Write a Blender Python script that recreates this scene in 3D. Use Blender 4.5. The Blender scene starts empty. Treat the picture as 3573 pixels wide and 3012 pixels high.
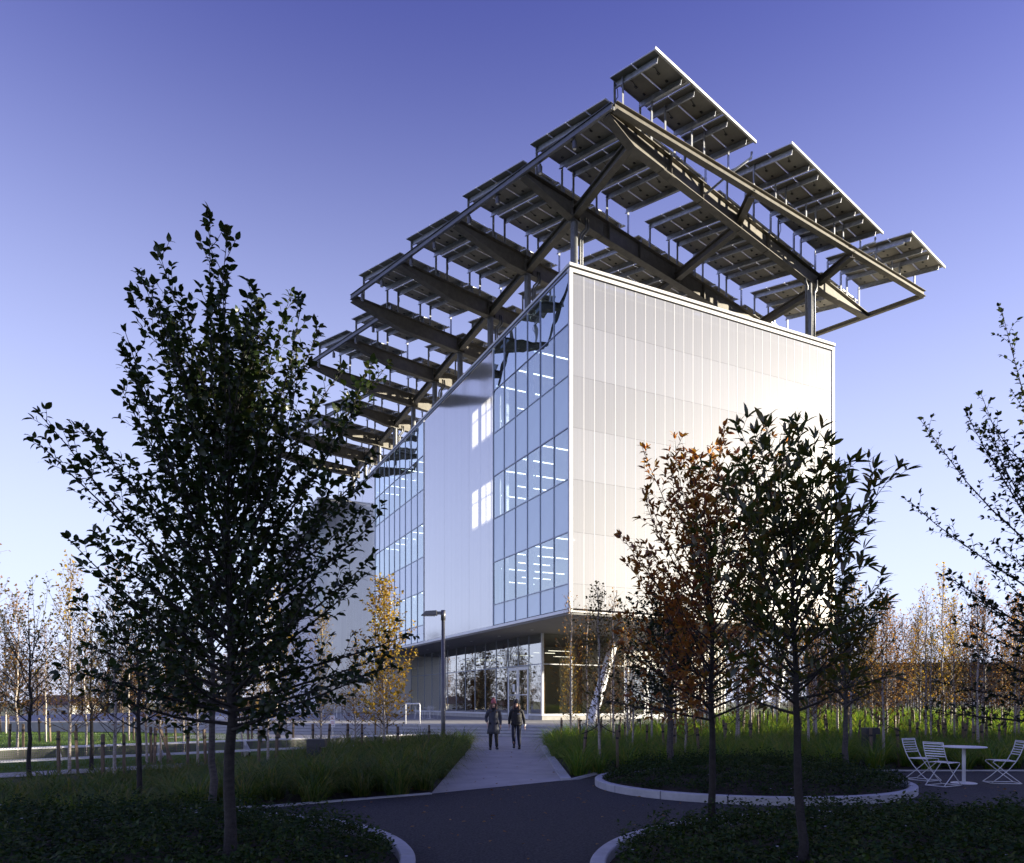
import bpy, math, random
import numpy as np
from mathutils import Vector, Matrix

# ------------------------------------------------------------------ camera, world, sun, exposure
S = bpy.context.scene
COL = S.collection
F = 2555.0; CX = 1786.5; HOR = 2450.0; CAMZ = 1.65
cam_d = bpy.data.cameras.new('camera'); cam = bpy.data.objects.new('camera', cam_d); COL.objects.link(cam)
cam.location = (0, 0, CAMZ); cam.rotation_euler = (math.radians(90), 0, 0)
cam_d.sensor_fit = 'HORIZONTAL'; cam_d.sensor_width = 36.0; cam_d.lens = 36.0 * F / 3573.0
cam_d.shift_y = (HOR - 1506.0) / 3573.0
cam_d.clip_start = 0.1; cam_d.clip_end = 6000
S.camera = cam

SUN_EL = math.radians(6.2); SUN_AZ = math.radians(5.0)          # azimuth measured from +X towards +Y
SUN = Vector((math.cos(SUN_AZ) * math.cos(SUN_EL), math.sin(SUN_AZ) * math.cos(SUN_EL), math.sin(SUN_EL)))
W = bpy.data.worlds.new('World'); S.world = W; W.use_nodes = True
nt = W.node_tree; nt.nodes.clear()
o_ = nt.nodes.new('ShaderNodeOutputWorld'); bg = nt.nodes.new('ShaderNodeBackground')
sky = nt.nodes.new('ShaderNodeTexSky'); sky.sky_type = 'NISHITA'; sky.sun_disc = False
sky.sun_elevation = SUN_EL; sky.sun_rotation = math.radians(90) - SUN_AZ
sky.altitude = 50; sky.air_density = 1.0; sky.dust_density = 0.0; sky.ozone_density = 3.0
wb = nt.nodes.new('ShaderNodeMix'); wb.data_type = 'RGBA'; wb.blend_type = 'MULTIPLY'   # camera white balance of the sky
wb.inputs['Factor'].default_value = 1.0
wb.inputs['B'].default_value = (1.25, .68, 1.36, 1)
# pale autumn haze thickening evenly towards the whole horizon
tcw = nt.nodes.new('ShaderNodeTexCoord'); sxyz = nt.nodes.new('ShaderNodeSeparateXYZ'); mrw = nt.nodes.new('ShaderNodeMapRange')
mrw.interpolation_type = 'SMOOTHSTEP'; mrw.inputs['From Min'].default_value = .76; mrw.inputs['To Max'].default_value = .88; mrw.inputs['From Max'].default_value = 0.0
nt.links.new(tcw.outputs['Generated'], sxyz.inputs['Vector']); nt.links.new(sxyz.outputs['Z'], mrw.inputs['Value'])
hz = nt.nodes.new('ShaderNodeMix'); hz.data_type = 'RGBA'; hz.inputs['B'].default_value = (3.75, 4.3, 5.6, 1)
nt.links.new(mrw.outputs['Result'], hz.inputs['Factor'])
nt.links.new(sky.outputs['Color'], wb.inputs['A']); nt.links.new(wb.outputs['Result'], hz.inputs['A']); nt.links.new(hz.outputs['Result'], bg.inputs['Color'])
bg.inputs['Strength'].default_value = 0.072
nt.links.new(bg.outputs['Background'], o_.inputs['Surface'])
sd = bpy.data.lights.new('sun', 'SUN'); sun = bpy.data.objects.new('sun', sd); COL.objects.link(sun)
sd.energy = 5.0; sd.angle = math.radians(0.5); sd.color = (1.0, 0.90, 0.71)
sun.rotation_euler = (-SUN).to_track_quat('-Z', 'Y').to_euler()
S.view_settings.view_transform = 'Standard'; S.view_settings.look = 'None'
S.view_settings.exposure = 1.80; S.view_settings.gamma = 1.0; S.view_settings.use_curve_mapping = False
S.render.engine = 'CYCLES'
S.cycles.use_denoising = True
S.cycles.max_bounces = 7; S.cycles.diffuse_bounces = 3; S.cycles.glossy_bounces = 4
S.cycles.transmission_bounces = 4; S.cycles.transparent_max_bounces = 16
S.cycles.sample_clamp_indirect = 4.0
S.cycles.caustics_reflective = False; S.cycles.caustics_refractive = False

R = random.Random(11)
NP = np.random.default_rng(5)
def rad(d): return math.radians(d)
def gp(u, v, z=0.0):                                             # ground point under a picture point
    Y = (CAMZ - z) * F / (v - HOR); return Vector(((u - CX) / F * Y, Y, z))
def pt(u, v, Y): return Vector(((u - CX) / F * Y, Y, CAMZ + (HOR - v) / F * Y))

# ------------------------------------------------------------------ materials
M = {}
def new_mat(name):
    m = bpy.data.materials.new(name); m.use_nodes = True
    n = m.node_tree; n.nodes.clear()
    out = n.nodes.new('ShaderNodeOutputMaterial'); M[name] = m
    return m, n, out
def col4(c): return (c[0], c[1], c[2], 1)
def varied(n, c, scale, amt, detail=5, c2=None, coord='Object', stretch=None):
    tc = n.nodes.new('ShaderNodeTexCoord'); nz = n.nodes.new('ShaderNodeTexNoise')
    nz.inputs['Scale'].default_value = scale; nz.inputs['Detail'].default_value = detail; nz.inputs['Roughness'].default_value = .62
    if stretch:
        mp = n.nodes.new('ShaderNodeMapping'); mp.inputs['Scale'].default_value = stretch
        n.links.new(tc.outputs[coord], mp.inputs['Vector']); n.links.new(mp.outputs['Vector'], nz.inputs['Vector'])
    else: n.links.new(tc.outputs[coord], nz.inputs['Vector'])
    cr = n.nodes.new('ShaderNodeValToRGB')
    a = tuple(max(0, x * (1 - amt)) for x in c); b = c2 or tuple(min(1, x * (1 + amt)) for x in c)
    cr.color_ramp.elements[0].position = .3; cr.color_ramp.elements[0].color = col4(a)
    cr.color_ramp.elements[1].position = .72; cr.color_ramp.elements[1].color = col4(b)
    n.links.new(nz.outputs['Fac'], cr.inputs['Fac'])
    return cr.outputs['Color'], nz.outputs['Fac'], tc
def pbr(name, c, rough=.6, metal=0.0, var=0.0, scale=4, bump=0.0, bscale=None, spec=.5, c2=None, emit=None, stretch=None, coat=0):
    m, n, out = new_mat(name)
    p = n.nodes.new('ShaderNodeBsdfPrincipled'); n.links.new(p.outputs['BSDF'], out.inputs['Surface'])
    p.inputs['Base Color'].default_value = col4(c); p.inputs['Roughness'].default_value = rough; p.inputs['Metallic'].default_value = metal
    p.inputs['Specular IOR Level'].default_value = spec
    if coat: p.inputs['Coat Weight'].default_value = coat; p.inputs['Coat Roughness'].default_value = .05
    if var or c2:
        cc, fac, tc = varied(n, c, scale, var, c2=c2, stretch=stretch); n.links.new(cc, p.inputs['Base Color'])
    if bump:
        tc = n.nodes.new('ShaderNodeTexCoord'); nz = n.nodes.new('ShaderNodeTexNoise'); nz.inputs['Scale'].default_value = bscale or scale
        nz.inputs['Detail'].default_value = 4
        n.links.new(tc.outputs['Object'], nz.inputs['Vector'])
        bp = n.nodes.new('ShaderNodeBump'); bp.inputs['Strength'].default_value = bump; bp.inputs['Distance'].default_value = .02
        n.links.new(nz.outputs['Fac'], bp.inputs['Height']); n.links.new(bp.outputs['Normal'], p.inputs['Normal'])
    if emit: p.inputs['Emission Color'].default_value = col4(emit[0]); p.inputs['Emission Strength'].default_value = emit[1]
    return m
def leaf_mat(name, cols, trans=.35, gloss=.04, rough=.4):
    m, n, out = new_mat(name)
    ge = n.nodes.new('ShaderNodeNewGeometry'); cr = n.nodes.new('ShaderNodeValToRGB')
    el = cr.color_ramp.elements
    while len(el) < len(cols): el.new(.5)
    for k, c in enumerate(cols): el[k].position = k / max(1, len(cols) - 1); el[k].color = col4(c)
    n.links.new(ge.outputs['Random Per Island'], cr.inputs['Fac'])
    d = n.nodes.new('ShaderNodeBsdfDiffuse'); t = n.nodes.new('ShaderNodeBsdfTranslucent'); g = n.nodes.new('ShaderNodeBsdfGlossy')
    g.inputs['Roughness'].default_value = rough; g.inputs['Color'].default_value = (1, 1, 1, 1)
    br = n.nodes.new('ShaderNodeMix'); br.data_type = 'RGBA'; br.blend_type = 'MULTIPLY'; br.inputs['Factor'].default_value = 1
    br.inputs['B'].default_value = (1.9, 1.7, 1.0, 1)
    n.links.new(cr.outputs['Color'], d.inputs['Color']); n.links.new(cr.outputs['Color'], br.inputs['A']); n.links.new(br.outputs['Result'], t.inputs['Color'])
    m1 = n.nodes.new('ShaderNodeMixShader'); m1.inputs['Fac'].default_value = trans
    n.links.new(d.outputs['BSDF'], m1.inputs[1]); n.links.new(t.outputs['BSDF'], m1.inputs[2])
    m2 = n.nodes.new('ShaderNodeMixShader'); m2.inputs['Fac'].default_value = gloss
    n.links.new(m1.outputs['Shader'], m2.inputs[1]); n.links.new(g.outputs['BSDF'], m2.inputs[2])
    n.links.new(m2.outputs['Shader'], out.inputs['Surface'])
    return m
def glass_mat(name, tint, base, wav=.0, rough=0.0, wscale=.7, gcol=(1, 1, 1)):
    m, n, out = new_mat(name)
    tr = n.nodes.new('ShaderNodeBsdfTransparent'); tr.inputs['Color'].default_value = col4(tint)
    g = n.nodes.new('ShaderNodeBsdfGlossy'); g.inputs['Roughness'].default_value = rough; g.inputs['Color'].default_value = col4(gcol)
    fr = n.nodes.new('ShaderNodeFresnel'); fr.inputs['IOR'].default_value = 1.5
    mm = n.nodes.new('ShaderNodeMath'); mm.operation = 'MULTIPLY_ADD'; mm.inputs[1].default_value = 1.3; mm.inputs[2].default_value = base; mm.use_clamp = True
    n.links.new(fr.outputs['Fac'], mm.inputs[0])
    gb = n.nodes.new('ShaderNodeNewGeometry'); ff = n.nodes.new('ShaderNodeMath'); ff.operation = 'SUBTRACT'; ff.inputs[0].default_value = 1
    m5 = n.nodes.new('ShaderNodeMath'); m5.operation = 'MULTIPLY'           # the inner faces of a pane only let light through
    n.links.new(gb.outputs['Backfacing'], ff.inputs[1]); n.links.new(ff.outputs['Value'], m5.inputs[0]); n.links.new(mm.outputs['Value'], m5.inputs[1])
    mx = n.nodes.new('ShaderNodeMixShader'); n.links.new(m5.outputs['Value'], mx.inputs['Fac'])
    n.links.new(tr.outputs['BSDF'], mx.inputs[1]); n.links.new(g.outputs['BSDF'], mx.inputs[2]); n.links.new(mx.outputs['Shader'], out.inputs['Surface'])
    if wav:
        tc = n.nodes.new('ShaderNodeTexCoord'); nz = n.nodes.new('ShaderNodeTexNoise'); nz.inputs['Scale'].default_value = wscale; nz.inputs['Detail'].default_value = 1
        oi = n.nodes.new('ShaderNodeObjectInfo'); ad = n.nodes.new('ShaderNodeVectorMath'); ad.operation = 'ADD'
        sc = n.nodes.new('ShaderNodeVectorMath'); sc.operation = 'SCALE'; sc.inputs['Scale'].default_value = 37
        cb = n.nodes.new('ShaderNodeCombineXYZ'); n.links.new(oi.outputs['Random'], cb.inputs['X'])
        n.links.new(cb.outputs['Vector'], sc.inputs[0]); n.links.new(sc.outputs['Vector'], ad.inputs[0]); n.links.new(tc.outputs['Object'], ad.inputs[1])
        n.links.new(ad.outputs['Vector'], nz.inputs['Vector'])
        bp = n.nodes.new('ShaderNodeBump'); bp.inputs['Strength'].default_value = 1; bp.inputs['Distance'].default_value = wav
        n.links.new(nz.outputs['Fac'], bp.inputs['Height']); n.links.new(bp.outputs['Normal'], g.inputs['Normal'])
    return m
def poly_mat(name, c, gloss, rough, trans, clear, streak=.06):
    """multiwall polycarbonate: diffuse + translucent + soft gloss + a little see-through"""
    m, n, out = new_mat(name)
    tc = n.nodes.new('ShaderNodeTexCoord'); mp = n.nodes.new('ShaderNodeMapping'); mp.inputs['Scale'].default_value = (26, 26, .22)
    nz = n.nodes.new('ShaderNodeTexNoise'); nz.inputs['Scale'].default_value = 1.0; nz.inputs['Detail'].default_value = 4
    n.links.new(tc.outputs['Object'], mp.inputs['Vector']); n.links.new(mp.outputs['Vector'], nz.inputs['Vector'])
    oi = n.nodes.new('ShaderNodeObjectInfo')
    cr = n.nodes.new('ShaderNodeValToRGB'); cr.color_ramp.elements[0].color = col4([x * (1 - streak) for x in c]); cr.color_ramp.elements[1].color = col4(c)
    cr.color_ramp.elements[0].position = .3; cr.color_ramp.elements[1].position = .7
    n.links.new(nz.outputs['Fac'], cr.inputs['Fac'])
    hv = n.nodes.new('ShaderNodeHueSaturation'); mr = n.nodes.new('ShaderNodeMapRange'); mr.inputs['To Min'].default_value = .955; mr.inputs['To Max'].default_value = 1.02
    n.links.new(oi.outputs['Random'], mr.inputs['Value']); n.links.new(mr.outputs['Result'], hv.inputs['Value']); oc = n.nodes.new('ShaderNodeMix'); oc.data_type = 'RGBA'; oc.blend_type = 'MULTIPLY'; oc.inputs['Factor'].default_value = 1
    n.links.new(cr.outputs['Color'], oc.inputs['A']); n.links.new(oi.outputs['Color'], oc.inputs['B']); n.links.new(oc.outputs['Result'], hv.inputs['Color'])
    d = n.nodes.new('ShaderNodeBsdfDiffuse'); t = n.nodes.new('ShaderNodeBsdfTranslucent'); g = n.nodes.new('ShaderNodeBsdfGlossy'); x = n.nodes.new('ShaderNodeBsdfTransparent')
    n.links.new(hv.outputs['Color'], d.inputs['Color']); n.links.new(hv.outputs['Color'], t.inputs['Color'])
    g.inputs['Roughness'].default_value = rough; x.inputs['Color'].default_value = (.9, .92, .95, 1)
    m1 = n.nodes.new('ShaderNodeMixShader'); m1.inputs['Fac'].default_value = trans
    n.links.new(d.outputs['BSDF'], m1.inputs[1]); n.links.new(t.outputs['BSDF'], m1.inputs[2])
    m2 = n.nodes.new('ShaderNodeMixShader'); m2.inputs['Fac'].default_value = clear
    n.links.new(m1.outputs['Shader'], m2.inputs[1]); n.links.new(x.outputs['BSDF'], m2.inputs[2])
    fr = n.nodes.new('ShaderNodeFresnel'); fr.inputs['IOR'].default_value = 1.5
    mm = n.nodes.new('ShaderNodeMath'); mm.operation = 'MULTIPLY_ADD'; mm.inputs[1].default_value = 1.2; mm.inputs[2].default_value = gloss
    n.links.new(fr.outputs['Fac'], mm.inputs[0])
    m3 = n.nodes.new('ShaderNodeMixShader'); n.links.new(mm.outputs['Value'], m3.inputs['Fac'])
    n.links.new(m2.outputs['Shader'], m3.inputs[1]); n.links.new(g.outputs['BSDF'], m3.inputs[2])
    n.links.new(m3.outputs['Shader'], out.inputs['Surface'])
    return m

pbr('steel_dark', (.15, .137, .115), .55, 0, .25, 3, .15, 25)
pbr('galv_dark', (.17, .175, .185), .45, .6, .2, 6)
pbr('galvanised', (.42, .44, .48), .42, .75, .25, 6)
pbr('panel_back', (.30, .28, .24), .6, 0, .12, 2)
pbr('panel_front', (.02, .025, .06), .12, 0, 0)
pbr('panel_frame', (.70, .70, .70), .35, .6)
pbr('black_plastic', (.012, .012, .012), .5)
pbr('white_metal', (.78, .78, .78), .38, 0, .04, 3)
pbr('white_frame', (.72, .73, .75), .35, .2)
pbr('mullion', (.30, .33, .40), .35, .5)
pbr('coping', (.74, .72, .68), .45, .2, .06, 2)
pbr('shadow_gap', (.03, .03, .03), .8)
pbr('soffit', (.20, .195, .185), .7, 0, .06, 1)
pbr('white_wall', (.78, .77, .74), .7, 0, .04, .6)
pbr('core_wall', (.66, .64, .56), .8, 0, .05, .7)
pbr('slab', (.42, .42, .41), .8)
pbr('timber_column', (.30, .16, .08), .6, 0, .25, 6, stretch=(6, 6, .4))
pbr('spandrel_glass', (.58, .74, .82), .06, 0, .05, .3, spec=1.0, coat=1.0)
pbr('light_strip', (.9, .9, .9), .4, emit=((1, .95, .86), .9))
pbr('light_upper', (.9, .9, .9), .4, emit=((1, .95, .86), 1.8))
pbr('downlight', (.9, .9, .9), .4, emit=((1, .95, .8), 1.2))
pbr('concrete', (.40, .39, .37), .85, 0, .14, 3, .25, 40)
pbr('concrete_path', (.47, .45, .405), .9, 0, .16, 1.4, .35, 90)
pbr('kerb_stone', (.50, .50, .50), .8, 0, .14, 5, .25, 60)
pbr('step_stone', (.46, .46, .46), .75, 0, .10, 4, .2, 60)
pbr('asphalt', (.016, .0155, .017), .9, 0, .3, 34, 1.0, 48, spec=.35, c2=(.088, .086, .092))
pbr('soil', (.045, .036, .026), .95, 0, .5, 6, .6, 30)
pbr('lawn_soil', (.075, .15, .025), .95, 0, .4, 9, .8, 60)
pbr('ground_far', (.075, .09, .035), .95, 0, .4, .05)
pbr('road', (.06, .06, .062), .9, 0, .2, 1)
pbr('gravel', (.42, .40, .37), .9, 0, .4, 30, .9, 60)
pbr('bark_grey', (.085, .075, .066), .9, 0, .45, 14, .8, 60, stretch=(1, 1, 3))
pbr('bark_mid', (.040, .035, .031), .9, 0, .45, 14, .8, 60, stretch=(1, 1, 3))
pbr('bark_dark', (.030, .026, .023), .9, 0, .4, 14, .8, 60)
pbr('bark_birch', (.50, .46, .41), .8, 0, 0, 5, .3, 40, c2=(.22, .17, .13), stretch=(1.5, 1.5, 9))
pbr('twig', (.075, .05, .034), .85)
pbr('stake_wood', (.17, .125, .085), .85, 0, .35, 9, .4, 30, stretch=(8, 8, .6))
pbr('tie', (.015, .014, .013), .6)
pbr('bollard_metal', (.060, .060, .066), .5, .3, .15, 5)
pbr('lamp_metal', (.12, .12, .125), .38, .5, .12, 5)
pbr('lamp_lens', (.6, .6, .55), .3)
pbr('skin', (.55, .34, .26), .55)
pbr('hair_brown', (.10, .052, .024), .6, 0, .3, 30, stretch=(9, 9, .6))
pbr('coat_grey', (.055, .060, .075), .7, 0, .3, 9, .5, 22)
pbr('jacket_black', (.010, .010, .012), .65, 0, .3, 9, .5, 26)
pbr('jeans', (.018, .022, .040), .8, 0, .3, 20)
pbr('trousers_black', (.010, .010, .011), .8)
pbr('hat_pink', (.42, .13, .13), .9, 0, .2, 60, .6, 120)
pbr('hat_charcoal', (.032, .032, .036), .9, 0, .2, 60, .6, 120)
pbr('shoe_black', (.013, .012, .012), .5)
pbr('sole_white', (.55, .55, .55), .6)
pbr('glove', (.014, .014, .015), .6)
pbr('eye_dark', (.02, .015, .012), .3)
pbr('lip', (.38, .12, .11), .5)
pbr('cuff_white', (.7, .69, .66), .8)
pbr('sign_white', (.80, .80, .80), .5)
pbr('sign_red', (.45, .035, .025), .5)
pbr('sign_black', (.01, .01, .01), .6)
pbr('paper', (.8, .8, .77), .8)
pbr('car_dark', (.015, .018, .028), .2, .2, coat=.8)
pbr('car_silver', (.45, .46, .48), .25, .6, coat=.6)
pbr('car_glass', (.015, .018, .02), .05, 0, spec=.8)
pbr('tyre', (.012, .012, .012), .8)
pbr('house_white', (.62, .60, .55), .8)
pbr('roof_brown', (.16, .11, .08), .85, 0, .2, 3)
pbr('warehouse', (.17, .145, .125), .85, 0, .12, .4)
pbr('building_dark', (.10, .085, .07), .9, 0, .15, .3)
pbr('petal_white', (.75, .75, .8), .7)
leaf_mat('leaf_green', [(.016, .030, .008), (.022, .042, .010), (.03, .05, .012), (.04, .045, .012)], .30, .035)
leaf_mat('leaf_long', [(.034, .054, .011), (.052, .072, .013), (.070, .078, .016), (.13, .085, .018)], .5, .05)
leaf_mat('leaf_rust', [(.21, .080, .020), (.25, .11, .024), (.18, .058, .02), (.28, .15, .03), (.09, .075, .016)], .62, .04)
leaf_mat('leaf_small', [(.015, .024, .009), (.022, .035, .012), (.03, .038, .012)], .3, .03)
leaf_mat('leaf_gold', [(.30, .20, .022), (.36, .25, .03), (.22, .13, .02), (.12, .12, .02), (.40, .29, .05)], .5, .03)
leaf_mat('leaf_orange', [(.24, .125, .025), (.17, .08, .025), (.30, .18, .035), (.12, .065, .022)], .45, .03)
leaf_mat('leaf_brown', [(.12, .06, .022), (.16, .085, .03), (.09, .045, .02)], .35, .02)
leaf_mat('leaf_olive', [(.07, .07, .02), (.11, .085, .022), (.05, .055, .016)], .35, .02)
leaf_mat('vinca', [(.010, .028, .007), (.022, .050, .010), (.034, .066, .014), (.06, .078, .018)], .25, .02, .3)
leaf_mat('grass_blade', [(.035, .075, .012), (.075, .14, .018), (.12, .18, .03), (.22, .20, .06)], .45, .04, .35)
leaf_mat('grass_lush', [(.045, .11, .014), (.09, .20, .02), (.15, .24, .03), (.24, .25, .06)], .5, .04, .35)
leaf_mat('turf_blade', [(.07, .135, .022), (.09, .16, .028), (.12, .16, .04)], .4, .02)
leaf_mat('fallen_leaf', [(.25, .15, .05), (.18, .09, .03), (.33, .23, .10)], .3, .03)
glass_mat('glass_vision', (.80, .90, .94), .36, .008, wscale=.55, gcol=(.88, .98, 1.0))
glass_mat('glass_reflect', (.45, .55, .62), .50, .014, wscale=.55, gcol=(.88, .98, 1.0))
glass_mat('glass_ground', (.70, .73, .66), .40, .0035, wscale=.8, gcol=(.98, .98, .92))
glass_mat('glass_side', (.80, .80, .74), .05, .004, wscale=.8)
glass_mat('glass_clear', (.93, .95, .93), .02)
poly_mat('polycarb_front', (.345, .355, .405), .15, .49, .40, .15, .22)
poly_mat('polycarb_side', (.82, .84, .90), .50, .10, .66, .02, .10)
# perforated sheet: real holes cut by an alpha grid
m_, n_, out_ = new_mat('perforated')
tc_ = n_.nodes.new('ShaderNodeTexCoord'); vx = n_.nodes.new('ShaderNodeTexVoronoi'); vx.inputs['Randomness'].default_value = 0; vx.inputs['Scale'].default_value = 22
n_.links.new(tc_.outputs['Object'], vx.inputs['Vector'])
lt = n_.nodes.new('ShaderNodeMath'); lt.operation = 'LESS_THAN'; lt.inputs[1].default_value = .30; n_.links.new(vx.outputs['Distance'], lt.inputs[0])
p_ = n_.nodes.new('ShaderNodeBsdfPrincipled'); p_.inputs['Base Color'].default_value = (.09, .09, .08, 1); p_.inputs['Roughness'].default_value = .5
tr_ = n_.nodes.new('ShaderNodeBsdfTransparent'); mx_ = n_.nodes.new('ShaderNodeMixShader')
n_.links.new(lt.outputs['Value'], mx_.inputs['Fac']); n_.links.new(p_.outputs['BSDF'], mx_.inputs[1]); n_.links.new(tr_.outputs['BSDF'], mx_.inputs[2]); n_.links.new(mx_.outputs['Shader'], out_.inputs['Surface'])

# ------------------------------------------------------------------ mesh helpers
class MB:
    def __init__(self): self.v = []; self.f = []; self.m = []
    def add(self, vs, fs, mi=0):
        k = len(self.v); self.v += [tuple(x) for x in vs]; self.f += [tuple(i + k for i in f) for f in fs]; self.m += [mi] * len(fs); return self
    def box(self, c, s, mi=0, mat=None):
        hx, hy, hz = s[0] / 2, s[1] / 2, s[2] / 2
        vs = [Vector((x * hx, y * hy, z * hz)) for z in (-1, 1) for y in (-1, 1) for x in (-1, 1)]
        if mat is not None: vs = [mat @ p for p in vs]
        c = Vector(c)
        return self.add([p + c for p in vs], [(0, 2, 3, 1), (4, 5, 7, 6), (0, 1, 5, 4), (2, 6, 7, 3), (0, 4, 6, 2), (1, 3, 7, 5)], mi)
    def box2(self, a, b, mi=0):
        return self.box([(a[i] + b[i]) / 2 for i in range(3)], [abs(b[i] - a[i]) for i in range(3)], mi)
    def sweep(self, prof, p, q, mi=0, up=(0, 0, 1)):
        """extrude a closed (side, up) profile from p to q"""
        p, q = Vector(p), Vector(q); d = (q - p).normalized(); up = Vector(up)
        s = d.cross(up).normalized(); u = s.cross(d).normalized(); n = len(prof)
        vs = [p + s * a + u * b for a, b in prof] + [q + s * a + u * b for a, b in prof]
        fs = [(i, (i + 1) % n, n + (i + 1) % n, n + i) for i in range(n)] + [tuple(range(n - 1, -1, -1)), tuple(range(n, 2 * n))]
        return self.add(vs, fs, mi)
    def beam(self, p, q, w, h, mi=0, up=(0, 0, 1)):
        return self.sweep([(-w / 2, -h / 2), (w / 2, -h / 2), (w / 2, h / 2), (-w / 2, h / 2)], p, q, mi, up)
    def tube(self, pts, rs, n=6, mi=0, cap=True):
        pts = [Vector(p) for p in pts]
        if not hasattr(rs, '__len__'): rs = [rs] * len(pts)
        base = len(self.v); ref = None
        for i, p in enumerate(pts):
            d = (pts[min(i + 1, len(pts) - 1)] - pts[max(i - 1, 0)]).normalized()
            if ref is None: ref = d.orthogonal().normalized()
            a = ref - d * ref.dot(d)
            a = a.normalized() if a.length > 1e-6 else d.orthogonal().normalized()
            ref = a; b = d.cross(a)
            for k in range(n):
                t = 2 * math.pi * k / n; self.v.append(tuple(p + (a * math.cos(t) + b * math.sin(t)) * rs[i]))
        for i in range(len(pts) - 1):
            for k in range(n):
                self.f.append((base + i * n + k, base + i * n + (k + 1) % n, base + (i + 1) * n + (k + 1) % n, base + (i + 1) * n + k)); self.m.append(mi)
        if cap:
            self.f.append(tuple(base + k for k in range(n - 1, -1, -1))); self.m.append(mi)
            e = base + (len(pts) - 1) * n; self.f.append(tuple(e + k for k in range(n))); self.m.append(mi)
        return self
    def prism(self, poly, z0, z1, mi=0):
        n = len(poly)
        return self.add([(x, y, z0) for x, y in poly] + [(x, y, z1) for x, y in poly],
                        [(i, (i + 1) % n, n + (i + 1) % n, n + i) for i in range(n)] + [tuple(range(n - 1, -1, -1)), tuple(range(n, 2 * n))], mi)
    def mesh(self, name, mats, smooth=False):
        me = bpy.data.meshes.new(name); me.from_pydata(self.v, [], self.f)
        for k in (mats if isinstance(mats, (list, tuple)) else [mats]): me.materials.append(M[k])
        if any(self.m): me.polygons.foreach_set('material_index', self.m)
        if smooth: me.polygons.foreach_set('use_smooth', [True] * len(me.polygons))
        me.update(); return me
    def build(self, name, mats, parent=None, smooth=False, loc=(0, 0, 0), bevel=0):
        o = put(name, self.mesh(name, mats, smooth), parent, loc)
        if bevel:
            b = o.modifiers.new('bevel', 'BEVEL'); b.width = bevel; b.segments = 2; b.limit_method = 'ANGLE'
        return o
def put(name, me, parent=None, loc=(0, 0, 0), rz=0.0):
    o = bpy.data.objects.new(name, me); COL.objects.link(o); o.location = loc
    if rz: o.rotation_euler = (0, 0, rz)
    if parent is not None: o.parent = parent
    return o
def tag(o, label=None, cat=None, group=None, kind=None):
    if label: o['label'] = label
    if cat: o['category'] = cat
    if group: o['group'] = group
    if kind: o['kind'] = kind
    return o
def thing(name, label, cat, loc=(0, 0, 0), rz=0.0, group=None):
    o = bpy.data.objects.new(name, None); COL.objects.link(o); o.location = loc; o.rotation_euler = (0, 0, rz); o.empty_display_size = .2
    return tag(o, label, cat, group)
KIDS = {}
def dup(root, loc, rz=0.0, label=None, scale=None, group=None):
    r = root.copy(); COL.objects.link(r); r.location = loc; r.rotation_euler = (0, 0, rz)
    if scale: r.scale = (scale, scale, scale)
    if label: r['label'] = label
    if group: r['group'] = group
    kids = KIDS.setdefault(root.name, list(root.children))
    for ch in kids:
        c = ch.copy(); COL.objects.link(c); c.parent = r
        for g in KIDS.setdefault(ch.name, list(ch.children)):
            d = g.copy(); COL.objects.link(d); d.parent = c
    return r
def np_mesh(name, verts, loops, totals, mat, smooth=False):
    me = bpy.data.meshes.new(name)
    me.vertices.add(len(verts)); me.vertices.foreach_set('co', np.ascontiguousarray(verts, dtype=np.float32).ravel())
    me.loops.add(len(loops)); me.loops.foreach_set('vertex_index', np.ascontiguousarray(loops, dtype=np.int32))
    me.polygons.add(len(totals)); st = np.zeros(len(totals), dtype=np.int32); st[1:] = np.cumsum(totals)[:-1]
    me.polygons.foreach_set('loop_start', st)
    me.polygons.foreach_set('loop_total', np.ascontiguousarray(totals, dtype=np.int32))
    if smooth: me.polygons.foreach_set('use_smooth', np.ones(len(totals), dtype=bool))
    me.materials.append(M[mat]); me.update(calc_edges=True); me.validate(); return me
def norm(a): return a / np.maximum(np.linalg.norm(a, axis=-1, keepdims=True), 1e-9)
def leaves_mesh(name, P, D, N, L, Wd, mat, droop=.25):
    """P base points, D directions, N normals, L lengths, Wd widths -> bent six-point leaves"""
    P = np.asarray(P, float); D = norm(np.asarray(D, float)); N = np.asarray(N, float)
    Sd = norm(np.cross(D, N)); N = norm(np.cross(Sd, D)); L = np.asarray(L)[:, None]; Wd = np.asarray(Wd)[:, None]
    b = P; l1 = P + D * L * .33 - N * L * .02
    l2 = P + D * L * .68 - N * L * droop * .35; t = P + D * L * .98 - N * L * droop
    f = N * Wd * .18
    V = np.stack([b, l1 - Sd * Wd * .5 + f, l1 + Sd * Wd * .5 + f, l2 - Sd * Wd * .42 + f, l2 + Sd * Wd * .42 + f, t], 1)
    n = len(P); base = (np.arange(n) * 6)[:, None]
    lp = (base + np.array([0, 2, 1, 1, 2, 4, 3, 3, 4, 5])).ravel()
    return np_mesh(name, V.reshape(-1, 3), lp, np.tile([3, 4, 3], n), mat)
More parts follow.
